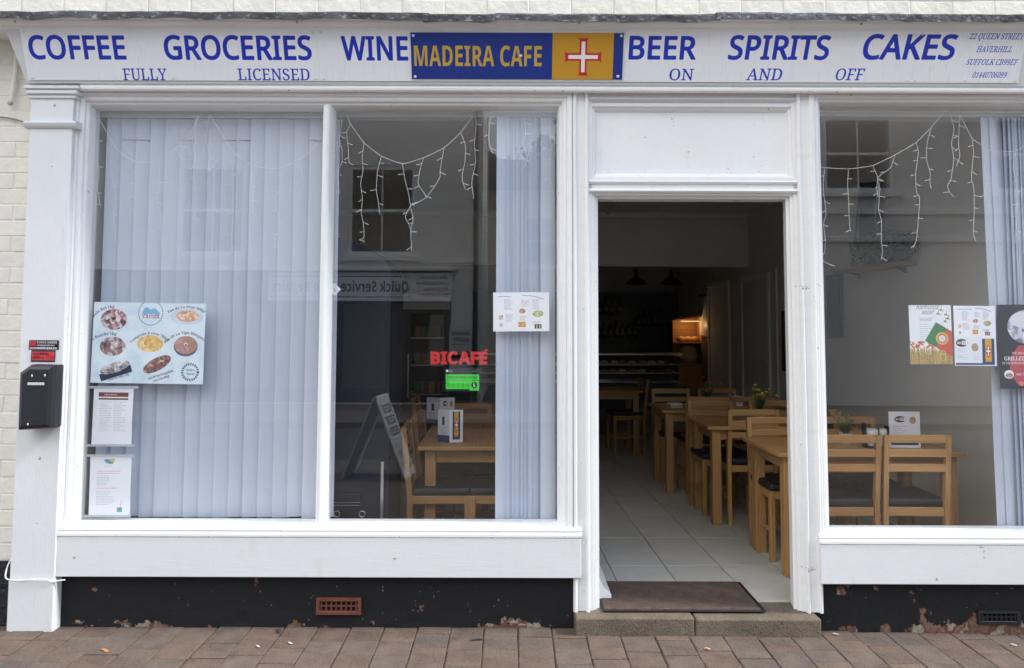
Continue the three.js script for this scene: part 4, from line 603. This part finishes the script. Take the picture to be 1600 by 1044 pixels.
// navy cooler with a rounded head, standing with its back to the second window
const cooler = thing('drinks_cooler', 'tall dark navy drinks cooler with rounded top behind the second window', 'cooler', [-1.12, FY, -0.3], 0.0);
{
  const navy = std({ color: C(0.006, 0.009, 0.018), roughness: 0.8, bumpMap: rep(tLump, 3), bumpScale: 0.001 }), pts = [[-0.44, 0.02], [0.44, 0.02], [0.44, 1.70]];
  for (let i = 0; i <= 12; i++) { const a = i / 12 * Math.PI; pts.push([Math.cos(a) * 0.44, 1.70 + Math.sin(a) * 0.24]); } pts.push([-0.44, 1.70]);
  part('cabinet', prism(pts, 'z', -0.5, 0), navy, cooler); part('foot_grille', box(-0.05, 0.29, 0.47, 0.51, 0.0, 0.014, 0.004), M.black, cooler);
  for (const y of [0.462, 0.446]) part('trim', box(-0.05, 0.29, y, y + 0.003, 0.0, 0.008, 0.001), M.metal, cooler);
  for (const x of [0.16, 0.3]) part('screw_cap', new THREE.TorusGeometry(0.016, 0.004, 6, 16).translate(x, 0.40, 0.004), M.metal, cooler);
  part('edge_bar', box(0.40, 0.418, 0.0, 0.685, 0.004, 0.016, 0.005), M.metal, cooler);
}
// glass fronted fridge on the left, further in
{
  const t = thing('display_fridge', 'glass fronted display fridge standing left of the aisle', 'fridge', inR(-0.82, -3.95), TURN + 0.05), grey = std({ color: C(0.09, 0.095, 0.1), roughness: 0.4 });
  part('cabinet', [box(-0.32, 0.3, 0, 0.14, -0.55, 0), box(-0.32, -0.29, 0.14, 1.6, -0.55, 0), box(0.27, 0.3, 0.14, 1.6, -0.55, 0), box(-0.29, 0.27, 0.14, 1.6, -0.55, -0.52)], grey, t);
  part('header', box(-0.32, 0.3, 1.6, 1.76, -0.55, 0.02, 0.006), std({ color: C(0.55, 0.55, 0.53), roughness: 0.5 }), t);
  const d = part('door', [box(-0.29, -0.1, 0.14, 1.6, -0.01, 0.015), box(0.24, 0.27, 0.14, 1.6, -0.01, 0.015), box(-0.1, 0.24, 1.55, 1.6, -0.01, 0.015), box(-0.1, 0.24, 0.14, 0.24, -0.01, 0.015)], std({ color: C(0.05, 0.052, 0.055), roughness: 0.4 }), t);
  part('pane', new THREE.PlaneGeometry(0.35, 1.32).translate(0.07, 0.9, 0.003), M.clear, d); part('handle', box(-0.13, -0.115, 0.7, 1.15, 0.016, 0.04, 0.005), M.metal, d);
  for (const y of [0.42, 0.72, 1.02, 1.3]) { part('shelf', box(-0.28, 0.26, y, y + 0.012, -0.5, -0.06, 0.002), M.metal, t); const r = mulberry(Math.round(y * 100)); for (let i = 0; i < 6; i++) part('can', lathe([[0, 0], [0.03, 0], [0.032, 0.01], [0.032, 0.11], [0.026, 0.12], [0, 0.12]], 12).translate(-0.04 + i * 0.055, y + 0.013, -0.13 - 0.02 * r()), std({ color: [C(0.12, 0.2, 0.1), C(0.3, 0.06, 0.04), C(0.3, 0.3, 0.3), C(0.35, 0.2, 0.05)][Math.floor(r() * 4)], roughness: 0.35 }), t); }
}
// ---------------------------------------------------------------- far end: counter, bar wall, lamps, lit cabinet
const dark = std({ color: C(0.05, 0.068, 0.072), roughness: 0.5 });
const counter = thing('serving_counter', 'dark glass fronted serving counter across the far end of the cafe', 'counter', inR(0, 0, 0), TURN);
part('base', box(-1.2, 2.55, FY, 0.74, -7.1, -6.35, 0.01), dark, counter); part('plinth_panel', box(-1.15, 2.53, 0.1, 0.42, -6.345, -6.33, 0.004), std({ color: C(0.18, 0.16, 0.12), roughness: 0.6 }), counter);
part('worktop', box(-1.22, 2.57, 1.125, 1.155, -7.1, -6.62, 0.006), M.metal, counter); part('back_panel', box(-1.2, 2.55, 0.74, 1.125, -7.1, -7.05, 0.004), dark, counter);
part('curved_glass', new THREE.CylinderGeometry(0.42, 0.42, 3.74, 20, 1, true, 0, Math.PI / 2).rotateZ(Math.PI / 2).rotateX(0).translate(0.68, 0.74, -6.76), M.clear, counter);
for (const y of [0.76, 0.88, 0.995]) part('tray', box(-1.15, 2.5, y, y + 0.012, -7.0, -6.5, 0.003), M.metal, counter);
{ const pm = [C(0.5, 0.34, 0.16), C(0.62, 0.58, 0.5), C(0.32, 0.12, 0.08), C(0.35, 0.42, 0.2)].map((c) => std({ color: c, roughness: 0.7 })), r = mulberry(5); for (let i = 0; i < 26; i++) { const m = part('food', new THREE.SphereGeometry(0.05, 10, 6).scale(1.2, 0.55, 1).translate(0.84 + i % 13 * 0.125 + r() * 0.04, (i < 13 ? 1.007 : 0.892) + 0.024, -6.56 - r() * 0.08), pm[Math.floor(r() * 4)], counter); m.scale.y = 1; } }
const barWall = thing('bar_shelving', 'dark wall shelving with bottles behind the serving counter', 'shelving', inR(0, 0, 0), TURN);
part('back_board', box(-1.3, 2.86, 0.9, 2.06, -8.02, -7.98, 0.004), dark, barWall);
const glassD = std({ color: C(0.02, 0.035, 0.02), roughness: 0.2 });
for (const [y, x0, x1] of [[1.68, 1.0, 1.95], [1.5, 2.15, 2.62], [1.32, 1.5, 2.2], [1.4, 0.6, 1.3]]) part('shelf', box(x0, x1, y, y + 0.025, -7.98, -7.84, 0.003), dark, barWall);
{
  const b0 = thing('bottle', 'dark bottle on the top shelf behind the counter', 'bottle', inR(1.05, -7.9, 1.706), 0, 'bottles on the top shelf');
  part('body', lathe([[0, 0], [0.036, 0], [0.037, 0.17], [0.03, 0.2], [0.014, 0.23], [0.013, 0.29], [0, 0.29]], 12), glassD, b0); part('label', new THREE.CylinderGeometry(0.0375, 0.0375, 0.07, 12, 1, true).translate(0, 0.09, 0), std({ color: C(0.16, 0.15, 0.12), roughness: 0.7 }), b0);
  const r = mulberry(14); for (const [y, a, b, n, where] of [[1.706, 1.15, 1.9, 8, 'top'], [1.526, 2.2, 2.55, 5, 'right hand'], [1.346, 1.55, 2.15, 7, 'lower middle'], [1.426, 0.7, 1.25, 5, 'left hand']]) for (let i = 0; i < n; i++) { const c = dup(b0, inR(a + (b - a) * i / (n - 1) + r() * 0.02, -7.9, y), r() * 6, `dark bottle on the ${where} shelf behind the counter`, `bottles on the ${where} shelf`); c.scale.setScalar(0.7 + 0.35 * r()); }
}
for (const [x, label] of [[1.62, 'black pendant lamp shade above the counter, the left of the pair'], [2.08, 'black pendant lamp shade above the counter, the right of the pair']]) {
  const t = thing('pendant_lamp', label, 'lamp', [x, 2.07, -6.0], 0, 'pendant lamps over the counter');
  part('shade', lathe([[0.02, 0.13], [0.03, 0.12], [0.04, 0.1], [0.1, 0.06], [0.15, 0.0], [0.146, 0.0], [0.095, 0.055], [0.03, 0.1]], 20), M.black, t); part('holder', lathe([[0, 0.13], [0.022, 0.13], [0.024, 0.19], [0.01, 0.21], [0, 0.21]], 12), M.black, t); part('flex', tube([[0, 0.2, 0], [0, 0.38, 0], [-0.01, 0.56, 0]], 0.005, 6, 5), M.black, t);
}
const cab = thing('lit_cabinet', 'wooden display cabinet glowing orange at the end of the counter', 'cabinet', inR(2.785, -6.95, 1.0), TURN);
{
  const warm = std({ color: C(0.52, 0.27, 0.09), roughness: 0.6, map: rep(tGrain, 1, 2) });
  part('stand', box(-0.2, 0.16, FY - 1.0, -0.002, -0.32, 0.02, 0.004), warm, cab); part('back', box(-0.2, 0.16, 0, 0.66, -0.32, -0.3, 0.003), warm, cab); part('side', box(0.14, 0.16, 0, 0.66, -0.3, 0.02, 0.003), warm, cab); part('top', prism([[-0.23, 0.62], [0.162, 0.67], [0.162, 0.7], [-0.23, 0.65]], 'z', -0.34, 0.04), warm, cab); part('shelf', box(-0.2, 0.14, 0.28, 0.295, -0.3, 0.0, 0.003), warm, cab);
  for (let i = 0; i < 3; i++) part('loaf', new THREE.SphereGeometry(0.07, 14, 10).scale(1, 0.7, 0.8).translate(-0.12 + i * 0.1, 0.34, -0.14), std({ color: C(0.55, 0.3, 0.1), roughness: 0.7 }), cab);
  part('sack', lathe([[0, 0], [0.12, 0], [0.14, 0.1], [0.12, 0.22], [0.05, 0.26], [0, 0.26]], 14).translate(-0.02, 0, -0.14), std({ color: C(0.6, 0.42, 0.22), roughness: 0.9 }), cab);
  part('strip_lamp', box(-0.14, 0.12, 0.595, 0.61, -0.06, -0.04, 0.003), std({ color: 0x222222, emissive: C(1, 0.62, 0.28), emissiveIntensity: 0.4 }), cab);
  const l = new THREE.PointLight(C(1, 0.62, 0.28), 0.04, 3, 2); l.position.set(-0.02, 0.55, -0.05); l.shadow.radius = 2; l.castShadow = true; cab.add(l);
}
// right hand wall: doors, pictures, conduit, shelf
const wallAt = (z) => inR(XR - 0.002, z, 0);
for (const [z, label] of [[-6.15, 'pale inner door in the right wall nearest the counter'], [-4.75, 'pale inner door in the right wall nearer the street']]) {
  const p = wallAt(z), t = thing('inner_door', label, 'door', p, TURN); part('frame', [box(-0.03, 0, FY, 2.12, -0.47, -0.41, 0.004), box(-0.03, 0, FY, 2.12, 0.41, 0.47, 0.004), box(-0.03, 0, 2.06, 2.12, -0.41, 0.41, 0.004)], M.ceiling, t); part('leaf', box(-0.014, 0, FY + 0.01, 2.06, -0.41, 0.41, 0.003), M.sideWall, t); part('handle', box(-0.05, -0.014, 1.08, 1.1, 0.3, 0.38, 0.004), M.metal, t);
}
function picture(z, y, w, h, col, art, label) { const p = wallAt(z), t = thing('picture', label, 'picture', [p[0], y, p[2]], TURN, 'pictures on the right wall'); part('frame', box(-0.022, 0, -h / 2, h / 2, -w / 2, w / 2, 0.004), M.black, t); part('print', box(-0.025, -0.02, -h / 2 + 0.03, h / 2 - 0.03, -w / 2 + 0.03, w / 2 - 0.03, 0.001), std({ map: canvasTex(120, 200, (g) => { g.fillStyle = col; g.fillRect(0, 0, 120, 200); art(g); }), roughness: 0.4 }), t); }
picture(-6.85, 1.68, 0.42, 0.62, '#c9c6bb', (g) => { g.fillStyle = '#777'; g.fillRect(40, 50, 40, 100); }, 'black framed picture on the right wall beside the lit cabinet');
picture(-6.85, 1.05, 0.42, 0.6, '#6b6a64', (g) => { g.fillStyle = '#333'; g.fillRect(30, 40, 60, 120); }, 'lower framed picture on the right wall beside the lit cabinet');
picture(-3.75, 1.38, 0.36, 0.62, '#5a2a2c', (g) => { g.fillStyle = '#222'; g.fillRect(0, 120, 120, 80); }, 'dark red picture on the right wall at the edge of the doorway');
picture(-2.7, 1.71, 0.3, 0.56, '#1c1c30', (g) => { g.strokeStyle = '#aab'; g.lineWidth = 6; for (const q of [12, 26, 40]) { g.beginPath(); g.arc(60, 110, q, -2.4, -0.7); g.stroke(); } }, 'dark blue wifi notice on the right wall behind the right window');
solo('wall_conduit', turned(new THREE.Mesh()) && muv(tube([inR(XR - 0.02, -4.05, 0.75), inR(XR - 0.02, -4.05, 1.5), inR(XR - 0.02, -4.05, 2.15)], 0.014, 4, 8)), M.ceiling, 'pale upright conduit on the right wall of the cafe', 'conduit');
const shelf = thing('wall_shelf', 'small brown wall shelf on the right wall behind the right window', 'shelf', [wallAt(-1.9)[0], 1.985, wallAt(-1.9)[2]], TURN);
part('board', W(-0.16, 0, -0.015, 0.015, -0.5, 0.5), std({ color: C(0.27, 0.155, 0.085), roughness: 0.6 }), shelf); for (const z of [-0.35, 0.35]) part('bracket', prism([[-0.1, -0.016], [0, -0.016], [0, -0.06]], 'z', z - 0.006, z + 0.006), M.black, shelf);
{
  const t = thing('trailing_plant', 'dusty green trailing plant on the wall shelf', 'plant', [wallAt(-1.7)[0] - 0.09, 2.0, wallAt(-1.7)[2]]), r = mulberry(61), gs = [];
  part('pot', lathe([[0, 0], [0.05, 0], [0.065, 0.09], [0.06, 0.09], [0.05, 0.02], [0, 0.02]]), M.terracotta, t);
  for (let i = 0; i < 420; i++) { const a = r() * 6.28, q = 0.04 + 0.26 * r(), g = new THREE.PlaneGeometry(0.035, 0.05); g.rotateX(r() * 3).rotateY(r() * 6).translate(Math.min(0.06, Math.cos(a) * q * 0.6), 0.09 + (r() - 0.35) * 0.24 * (1 - q), Math.sin(a) * q * 1.3); gs.push(g); }
  part('leaves', gs, std({ color: C(0.05, 0.08, 0.03), roughness: 0.8, side: THREE.DoubleSide }), t);
  const f = thing('pennant', 'dark navy pennant hanging on the right wall above the shelf', 'pennant', [wallAt(-2.0)[0] - 0.03, 2.03, wallAt(-2.0)[2]], TURN); part('cloth', muv(new THREE.BoxGeometry(0.006, 0.62, 0.36, 1, 6, 4).rotateX(0.14).translate(0, 0.34, 0)), std({ color: C(0.014, 0.02, 0.05), roughness: 0.85 }), f); part('cord', tube([[-0.004, 0.7, 0.2], [-0.006, 0.3, 0.1], [-0.004, 0.0, 0.3]], 0.004, 10, 5), M.wire, f); part('pole', tube([[-0.01, 0.0, -0.3], [-0.01, 0.68, -0.12]], 0.008, 4, 6), M.black, f);
}
// ---------------------------------------------------------------- the other side of the street, which the glass mirrors
const render1 = std({ color: C(0.80, 0.80, 0.77), map: rep(tSoft, 0.4), roughness: 0.9, bumpMap: rep(tLump, 1), bumpScale: 0.004 });
const render2 = std({ color: C(0.66, 0.62, 0.52), map: rep(tSoft, 0.4), roughness: 0.9, bumpMap: rep(tLump, 1), bumpScale: 0.004 });
const roofM = std({ color: C(0.07, 0.06, 0.057), map: rep(tStone, 0.6), roughness: 0.85 });
const frameM = std({ color: C(0.8, 0.8, 0.79), roughness: 0.5 }), darkFrame = std({ color: C(0.03, 0.032, 0.036), roughness: 0.5 }), roomWall = std({ color: C(0.36, 0.35, 0.33), roughness: 0.9, side: THREE.DoubleSide });
// five sides of the room behind an opening
function roomShell(x0, x1, y0, y1, z, d) {
  const s = 0.25, A = [[x0, y0], [x1, y0], [x1, y1], [x0, y1]], B = [[x0 - s, y0 - s * 0], [x1 + s, y0], [x1 + s, y1 + s], [x0 - s, y1 + s]], pos = [], P = ([x, y], q) => [x, y, q];
  for (let i = 0; i < 4; i++) { const j = (i + 1) % 4; pos.push(...P(A[i], z), ...P(A[j], z), ...P(B[j], z + d), ...P(A[i], z), ...P(B[j], z + d), ...P(B[i], z + d)); }
  pos.push(...P(B[0], z + d), ...P(B[1], z + d), ...P(B[2], z + d), ...P(B[0], z + d), ...P(B[2], z + d), ...P(B[3], z + d));
  const g = new THREE.BufferGeometry(); g.setAttribute('position', new THREE.Float32BufferAttribute(pos, 3)); g.computeVertexNormals(); return muv(g);
}
// faces towards -z; local z 0 is the facade plane
function sash(t, x0, x1, y0, y1, z) {
  part('room', roomShell(x0, x1, y0, y1, z + 0.345, 2.2), roomWall, t);
  const w = part('window', [box(x0, x0 + 0.07, y0, y1, z + 0.03, z + 0.1), box(x1 - 0.07, x1, y0, y1, z + 0.03, z + 0.1), box(x0 + 0.07, x1 - 0.07, y1 - 0.08, y1, z + 0.03, z + 0.1), box(x0 + 0.07, x1 - 0.07, y0, y0 + 0.09, z + 0.03, z + 0.1), box(x0 + 0.07, x1 - 0.07, (y0 + y1) / 2 - 0.03, (y0 + y1) / 2 + 0.03, z + 0.02, z + 0.09), box((x0 + x1) / 2 - 0.014, (x0 + x1) / 2 + 0.014, y0 + 0.09, y1 - 0.08, z + 0.045, z + 0.085)], frameM, t);
  part('pane', new THREE.PlaneGeometry(x1 - x0, y1 - y0).translate((x0 + x1) / 2, (y0 + y1) / 2, z + 0.07), M.clear, w); part('sill', box(x0 - 0.12, x1 + 0.12, y0 - 0.1, y0 - 0.001, z - 0.08, z + 0.1, 0.008), frameM, w);
}
// wall with rectangular holes: strips between the openings
function wallWith(x0, x1, y0, y1, z, depth, holes) {
  const xs = [x0, x1, ...holes.flatMap((h) => [h[0], h[1]])].sort((a, b) => a - b), out = [];
  for (let i = 0; i + 1 < xs.length; i++) { const a = xs[i], b = xs[i + 1]; if (b - a < 1e-4) continue; const hs = holes.filter((h) => h[0] <= a + 1e-6 && h[1] >= b - 1e-6).sort((p, q) => p[2] - q[2]); let y = y0; for (const h of hs) { if (h[2] > y) out.push([a, b, y, h[2]]); y = h[3]; } if (y < y1) out.push([a, b, y, y1]); }
  return out.map(([a, b, c, d]) => muv(new THREE.BoxGeometry(b - a, d - c, depth).translate((a + b) / 2, (c + d) / 2, z + depth / 2)));
}
const ZO = 11;
{
  const t = thing('opposite_building', 'white rendered building with a shoe repair shop across the street', 'building');
  part('wall', [...wallWith(-9.5, -0.58, 0, 6.9, ZO, 0.34, [[-3.25, -1.92, 2.9, 4.71], [-6.6, -5.3, 2.9, 4.71], [-8.8, -1.2, 0.02, 2.62]]), box(-9.5, -0.58, 0, 6.9, ZO + 3, ZO + 3.2), box(-0.9, -0.6, 0, 6.88, ZO + 0.342, ZO + 2.98)], render1, t);
  part('roof', prism([[ZO - 0.25, 6.88], [ZO + 3.2, 9.0], [ZO + 3.2, 9.15], [ZO - 0.3, 7.0]], 'x', -9.7, -0.4), roofM, t);
  sash(t, -3.25, -1.92, 2.9, 4.71, ZO); sash(t, -6.6, -5.3, 2.9, 4.71, ZO);
  part('shop_room', roomShell(-8.8, -1.2, 0.03, 2.6, ZO + 0.345, 2.4), roomWall, t);
  const sf = part('shop_frame', [box(-8.8, -1.2, 0.02, 0.3, ZO + 0.05, ZO + 0.2), ...[-8.75, -6.4, -4.7, -3.4, -2.42, -2.05, -1.26].map((x) => box(x - 0.05, x + 0.05, 0.3, 2.0, ZO + 0.06, ZO + 0.18)), box(-8.8, -1.2, 1.95, 2.02, ZO + 0.055, ZO + 0.19)], darkFrame, t);
  part('pane', new THREE.PlaneGeometry(7.5, 1.66).translate(-5, 1.14, ZO + 0.12), M.clear, sf);
  part('fascia_board', box(-8.9, -4.8, 2.02, 2.6, ZO - 0.03, ZO + 0.04, 0.006), darkFrame, t); part('cornice', box(-8.9, -1.1, 2.6, 2.68, ZO - 0.14, ZO + 0.1, 0.02), frameM, t);
  part('down_pipe', new THREE.CylinderGeometry(0.045, 0.045, 6.7, 10).translate(-0.72, 3.4, ZO - 0.06), darkFrame, t);
  part('string_course', box(-9.5, -0.6, 2.76, 2.84, ZO - 0.03, ZO + 0.02, 0.01), render1, t);
  // fascia lettering is read the right way round from the street
  const sg = part('shop_sign', flat(new THREE.BoxGeometry(3.6, 0.56, 0.05)).translate(0, 0, 0), std({ roughness: 0.5, map: canvasTex(1500, 234, (g, w, h) => { g.fillStyle = '#e4e6ea'; g.fillRect(0, 0, w, h); g.fillStyle = '#17181c'; g.fillRect(330, 30, 1160, 7); g.fillRect(330, 198, 1160, 7); g.font = 'bold 118px sans-serif'; g.fillText('Quick Service Shoe Repairs', 350, 158, 1120); g.font = 'italic bold 38px serif'; ['Key Cutting', 'Computerised', 'Engraving', 'Brass Signs'].forEach((s, i) => { g.fillStyle = i === 2 ? '#a04030' : '#17181c'; g.fillText(s, 30, 52 + i * 48, 260); }); }) }), t);
  sg.rotation.y = Math.PI; sg.position.set(-2.98, 2.29, ZO - 0.02);
  const b = thing('sign_board', 'white board of house signs outside the shop across the street', 'sign'); const p = part('board', new THREE.BoxGeometry(0.44, 1.1, 0.03), std({ roughness: 0.6, map: canvasTex(300, 750, (g, w, h) => { g.fillStyle = '#c3c5c8'; g.fillRect(0, 0, w, h); g.fillStyle = '#1a1b1f'; g.font = 'bold 74px sans-serif'; g.fillText('HOUSE', 24, 110, 250); g.fillText('SIGNS', 30, 190, 240); g.fillRect(20, 225, 260, 8); g.beginPath(); g.arc(200, 420, 90, 3.14, 6.28); g.fill(); g.beginPath(); g.arc(70, 360, 45, 0, 6.28); g.fill(); }) }), b); p.rotation.y = Math.PI; p.position.set(-1.0, 0.95, ZO - 0.05); part('foot', box(-1.2, -0.8, 0, 0.4, ZO - 0.06, ZO - 0.03), darkFrame, b);
}
{
  const t = thing('far_house', 'cream house with a dark tiled roof at the end of the gap across the street', 'building');
  part('wall', wallWith(-3.5, 4.2, 0, 5.9, 20, 0.3, [[0.4, 1.4, 3.4, 5.0], [2.4, 3.4, 3.4, 5.0]]), render2, t); part('roof', prism([[-3.8, 5.85], [-1.6, 7.6], [-0.35, 6.75], [3.6, 6.6], [4.5, 5.85]], 'z', 19.7, 26), roofM, t); sash(t, 0.4, 1.4, 3.4, 5.0, 20); sash(t, 2.4, 3.4, 3.4, 5.0, 20); part('gutter', box(-3.8, 4.5, 5.76, 5.85, 19.6, 19.75), darkFrame, t);
}
{
  const t = thing('opposite_building', 'pale rendered building with a string course across the street on the right', 'building');
  part('wall', [...wallWith(4.6, 17, 0, 6.6, ZO, 0.34, [[6.2, 7.6, 4.2, 5.75], [9.6, 11, 4.2, 5.75]]), box(4.6, 4.85, 0, 6.58, ZO + 0.342, ZO + 6), box(4.6, 17, 0, 6.58, ZO + 3, ZO + 3.2)], render1, t);
  part('roof', prism([[ZO - 0.25, 6.58], [ZO + 3.2, 8.6], [ZO + 3.2, 8.75], [ZO - 0.3, 6.7]], 'x', 4.4, 17.2), roofM, t); sash(t, 6.2, 7.6, 4.2, 5.75, ZO); sash(t, 9.6, 11, 4.2, 5.75, ZO);
  for (const y of [3.2, 3.75]) part('string_course', box(4.6, 17, y, y + 0.1, ZO - 0.06, ZO + 0.02, 0.012), frameM, t);
}
{
  const t = thing('street_tree', 'leafy green tree rising behind the cream house across the street', 'tree', [2.6, 0, 29]), r = mulberry(17), gs = [], bark = std({ color: C(0.09, 0.065, 0.045), roughness: 1 });
  part('trunk', [lathe([[0.32, 0], [0.24, 1.2], [0.19, 4], [0.12, 7]], 10), ...[0, 1, 2, 3, 4].map((i) => tube([[0, 4 + i * 0.5, 0], [Math.cos(i * 2.4) * 1.1, 5.6 + i * 0.5, Math.sin(i * 2.4) * 1.1], [Math.cos(i * 2.4) * 2.2, 7 + i * 0.5, Math.sin(i * 2.4) * 2.2]], 0.07, 8, 6))], bark, t);
  const cl = []; for (let i = 0; i < 42; i++) { const a = r() * 6.28, q = 2.6 * Math.sqrt(r()); cl.push([Math.cos(a) * q, 6 + r() * 4.8 * (1 - q / 5), Math.sin(a) * q, 0.5 + r() * 0.6]); }
  for (const [x, y, z, s] of cl) for (let i = 0; i < 130; i++) { const a = r() * 6.28, b = Math.acos(2 * r() - 1), q = s * Math.cbrt(r()); const g = new THREE.PlaneGeometry(0.13, 0.2); g.rotateX(r() * 6).rotateY(r() * 6).translate(x + q * Math.sin(b) * Math.cos(a), y + q * Math.cos(b), z + q * Math.sin(b) * Math.sin(a)); gs.push(g); }
  part('crown', gs, std({ color: C(0.05, 0.085, 0.025), roughness: 0.8, side: THREE.DoubleSide }), t);
}
// overhead wires crossing the street reflection
for (const [y, label] of [[7.0, 'upper overhead wire strung along the opposite side of the street'], [6.75, 'lower overhead wire strung along the opposite side of the street']]) solo('overhead_wire', tube([[-9.5, y, ZO - 0.3], [-4, y - 0.12, ZO - 0.3], [4.6, y - 0.05, ZO - 0.3]], 0.012, 20, 5), darkFrame, label, 'wire', 'overhead wires');
// pavement board that stands beside the photographer
{
  const t = thing('pavement_board', 'grey folding pavement board standing out in the street', 'sign board', [-1.34, 0, 3.82], 0.13), h = 0.80;
  const art = canvasTex(300, 520, (g, w, hh) => { g.fillStyle = '#b9bcc2'; g.fillRect(0, 0, w, hh); const r = mulberry(4); for (let i = 0; i < 6; i++) { g.fillStyle = i < 3 ? '#5a5f68' : '#9a9690'; g.fillRect(26, 24 + i * 82, 248, 62); lines(g, 44, 40 + i * 82, 200, 2, 20, '#d8dadf', r, 8); } });
  for (const s of [-1, 1]) { const p = part('panel', new RoundedBoxGeometry(0.022, 0.85, 0.42, 2, 0.01), std({ color: C(0.5, 0.51, 0.53), roughness: 0.5 }), t); p.position.set(s * 0.165, h / 2, 0); p.rotation.z = s * 0.37; const q = part('print', new THREE.PlaneGeometry(0.36, 0.76).rotateY(s * Math.PI / 2), std({ map: art, roughness: 0.5 }), t); q.position.set(s * 0.1775, h / 2 + 0.0045, 0); q.rotation.z = s * 0.37; }
  part('hinge', new THREE.CylinderGeometry(0.025, 0.025, 0.42, 12).rotateX(Math.PI / 2).translate(0, h - 0.005, 0), std({ color: C(0.5, 0.51, 0.53), roughness: 0.5 }), t);
}
// ---------------------------------------------------------------- scraps on the paving
{
  const sc = [[-0.16, 0.16, 0.05, 0.006, 'long dark twig on the paving below the second window', 'twig', C(0.04, 0.03, 0.025)], [-1.9, 0.3, 0.03, 0.02, 'orange leaf scrap on the paving at the left', 'leaf', C(0.4, 0.18, 0.06)], [-1.06, 0.21, 0.022, 0.006, 'white paper scrap on the paving left of the air brick', 'paper scrap', C(0.48, 0.47, 0.46)], [-1.2, 0.25, 0.02, 0.006, 'small white scrap on the paving, leftmost of the two pale ones', 'paper scrap', C(0.48, 0.47, 0.46)], [0.93, 0.26, 0.014, 0.008, 'cigarette end on the paving before the step', 'cigarette end', C(0.6, 0.36, 0.2)], [1.62, 0.06, 0.014, 0.01, 'white blob on the paving at the foot of the right door post', 'litter', C(0.5, 0.48, 0.46)], [-1.16, 0.06, 0.022, 0.02, 'dark leaf lying against the plinth under the left window', 'leaf', C(0.03, 0.03, 0.03)], [2.45, 0.15, 0.014, 0.01, 'white speck of litter on the paving under the right window', 'litter', C(0.5, 0.48, 0.46)]];
  sc.forEach(([x, z, a, b, label, cat, col], i) => { const g = new THREE.IcosahedronGeometry(1, 2), p = g.attributes.position; for (let k = 0; k < p.count; k++) { const n = 0.7 + 0.6 * vnoise(p.getX(k) * 2 + i * 5 + 9, p.getZ(k) * 2 + 9, 64, 64, i); p.setXYZ(k, p.getX(k) * a * 0.75 * n, p.getY(k) * 0.004, p.getZ(k) * b * 0.75 * n + Math.sin(p.getX(k) * 2) * b * 0.8); } g.computeVertexNormals(); const m = solo(cat.replace(/ /g, '_'), g, std({ color: col, roughness: 0.8 }), label, cat); m.position.set(x, dip(x) + 0.006, z); m.rotation.y = (rnd() - 0.5) * 0.8; });
}
renderer.render(scene, camera);
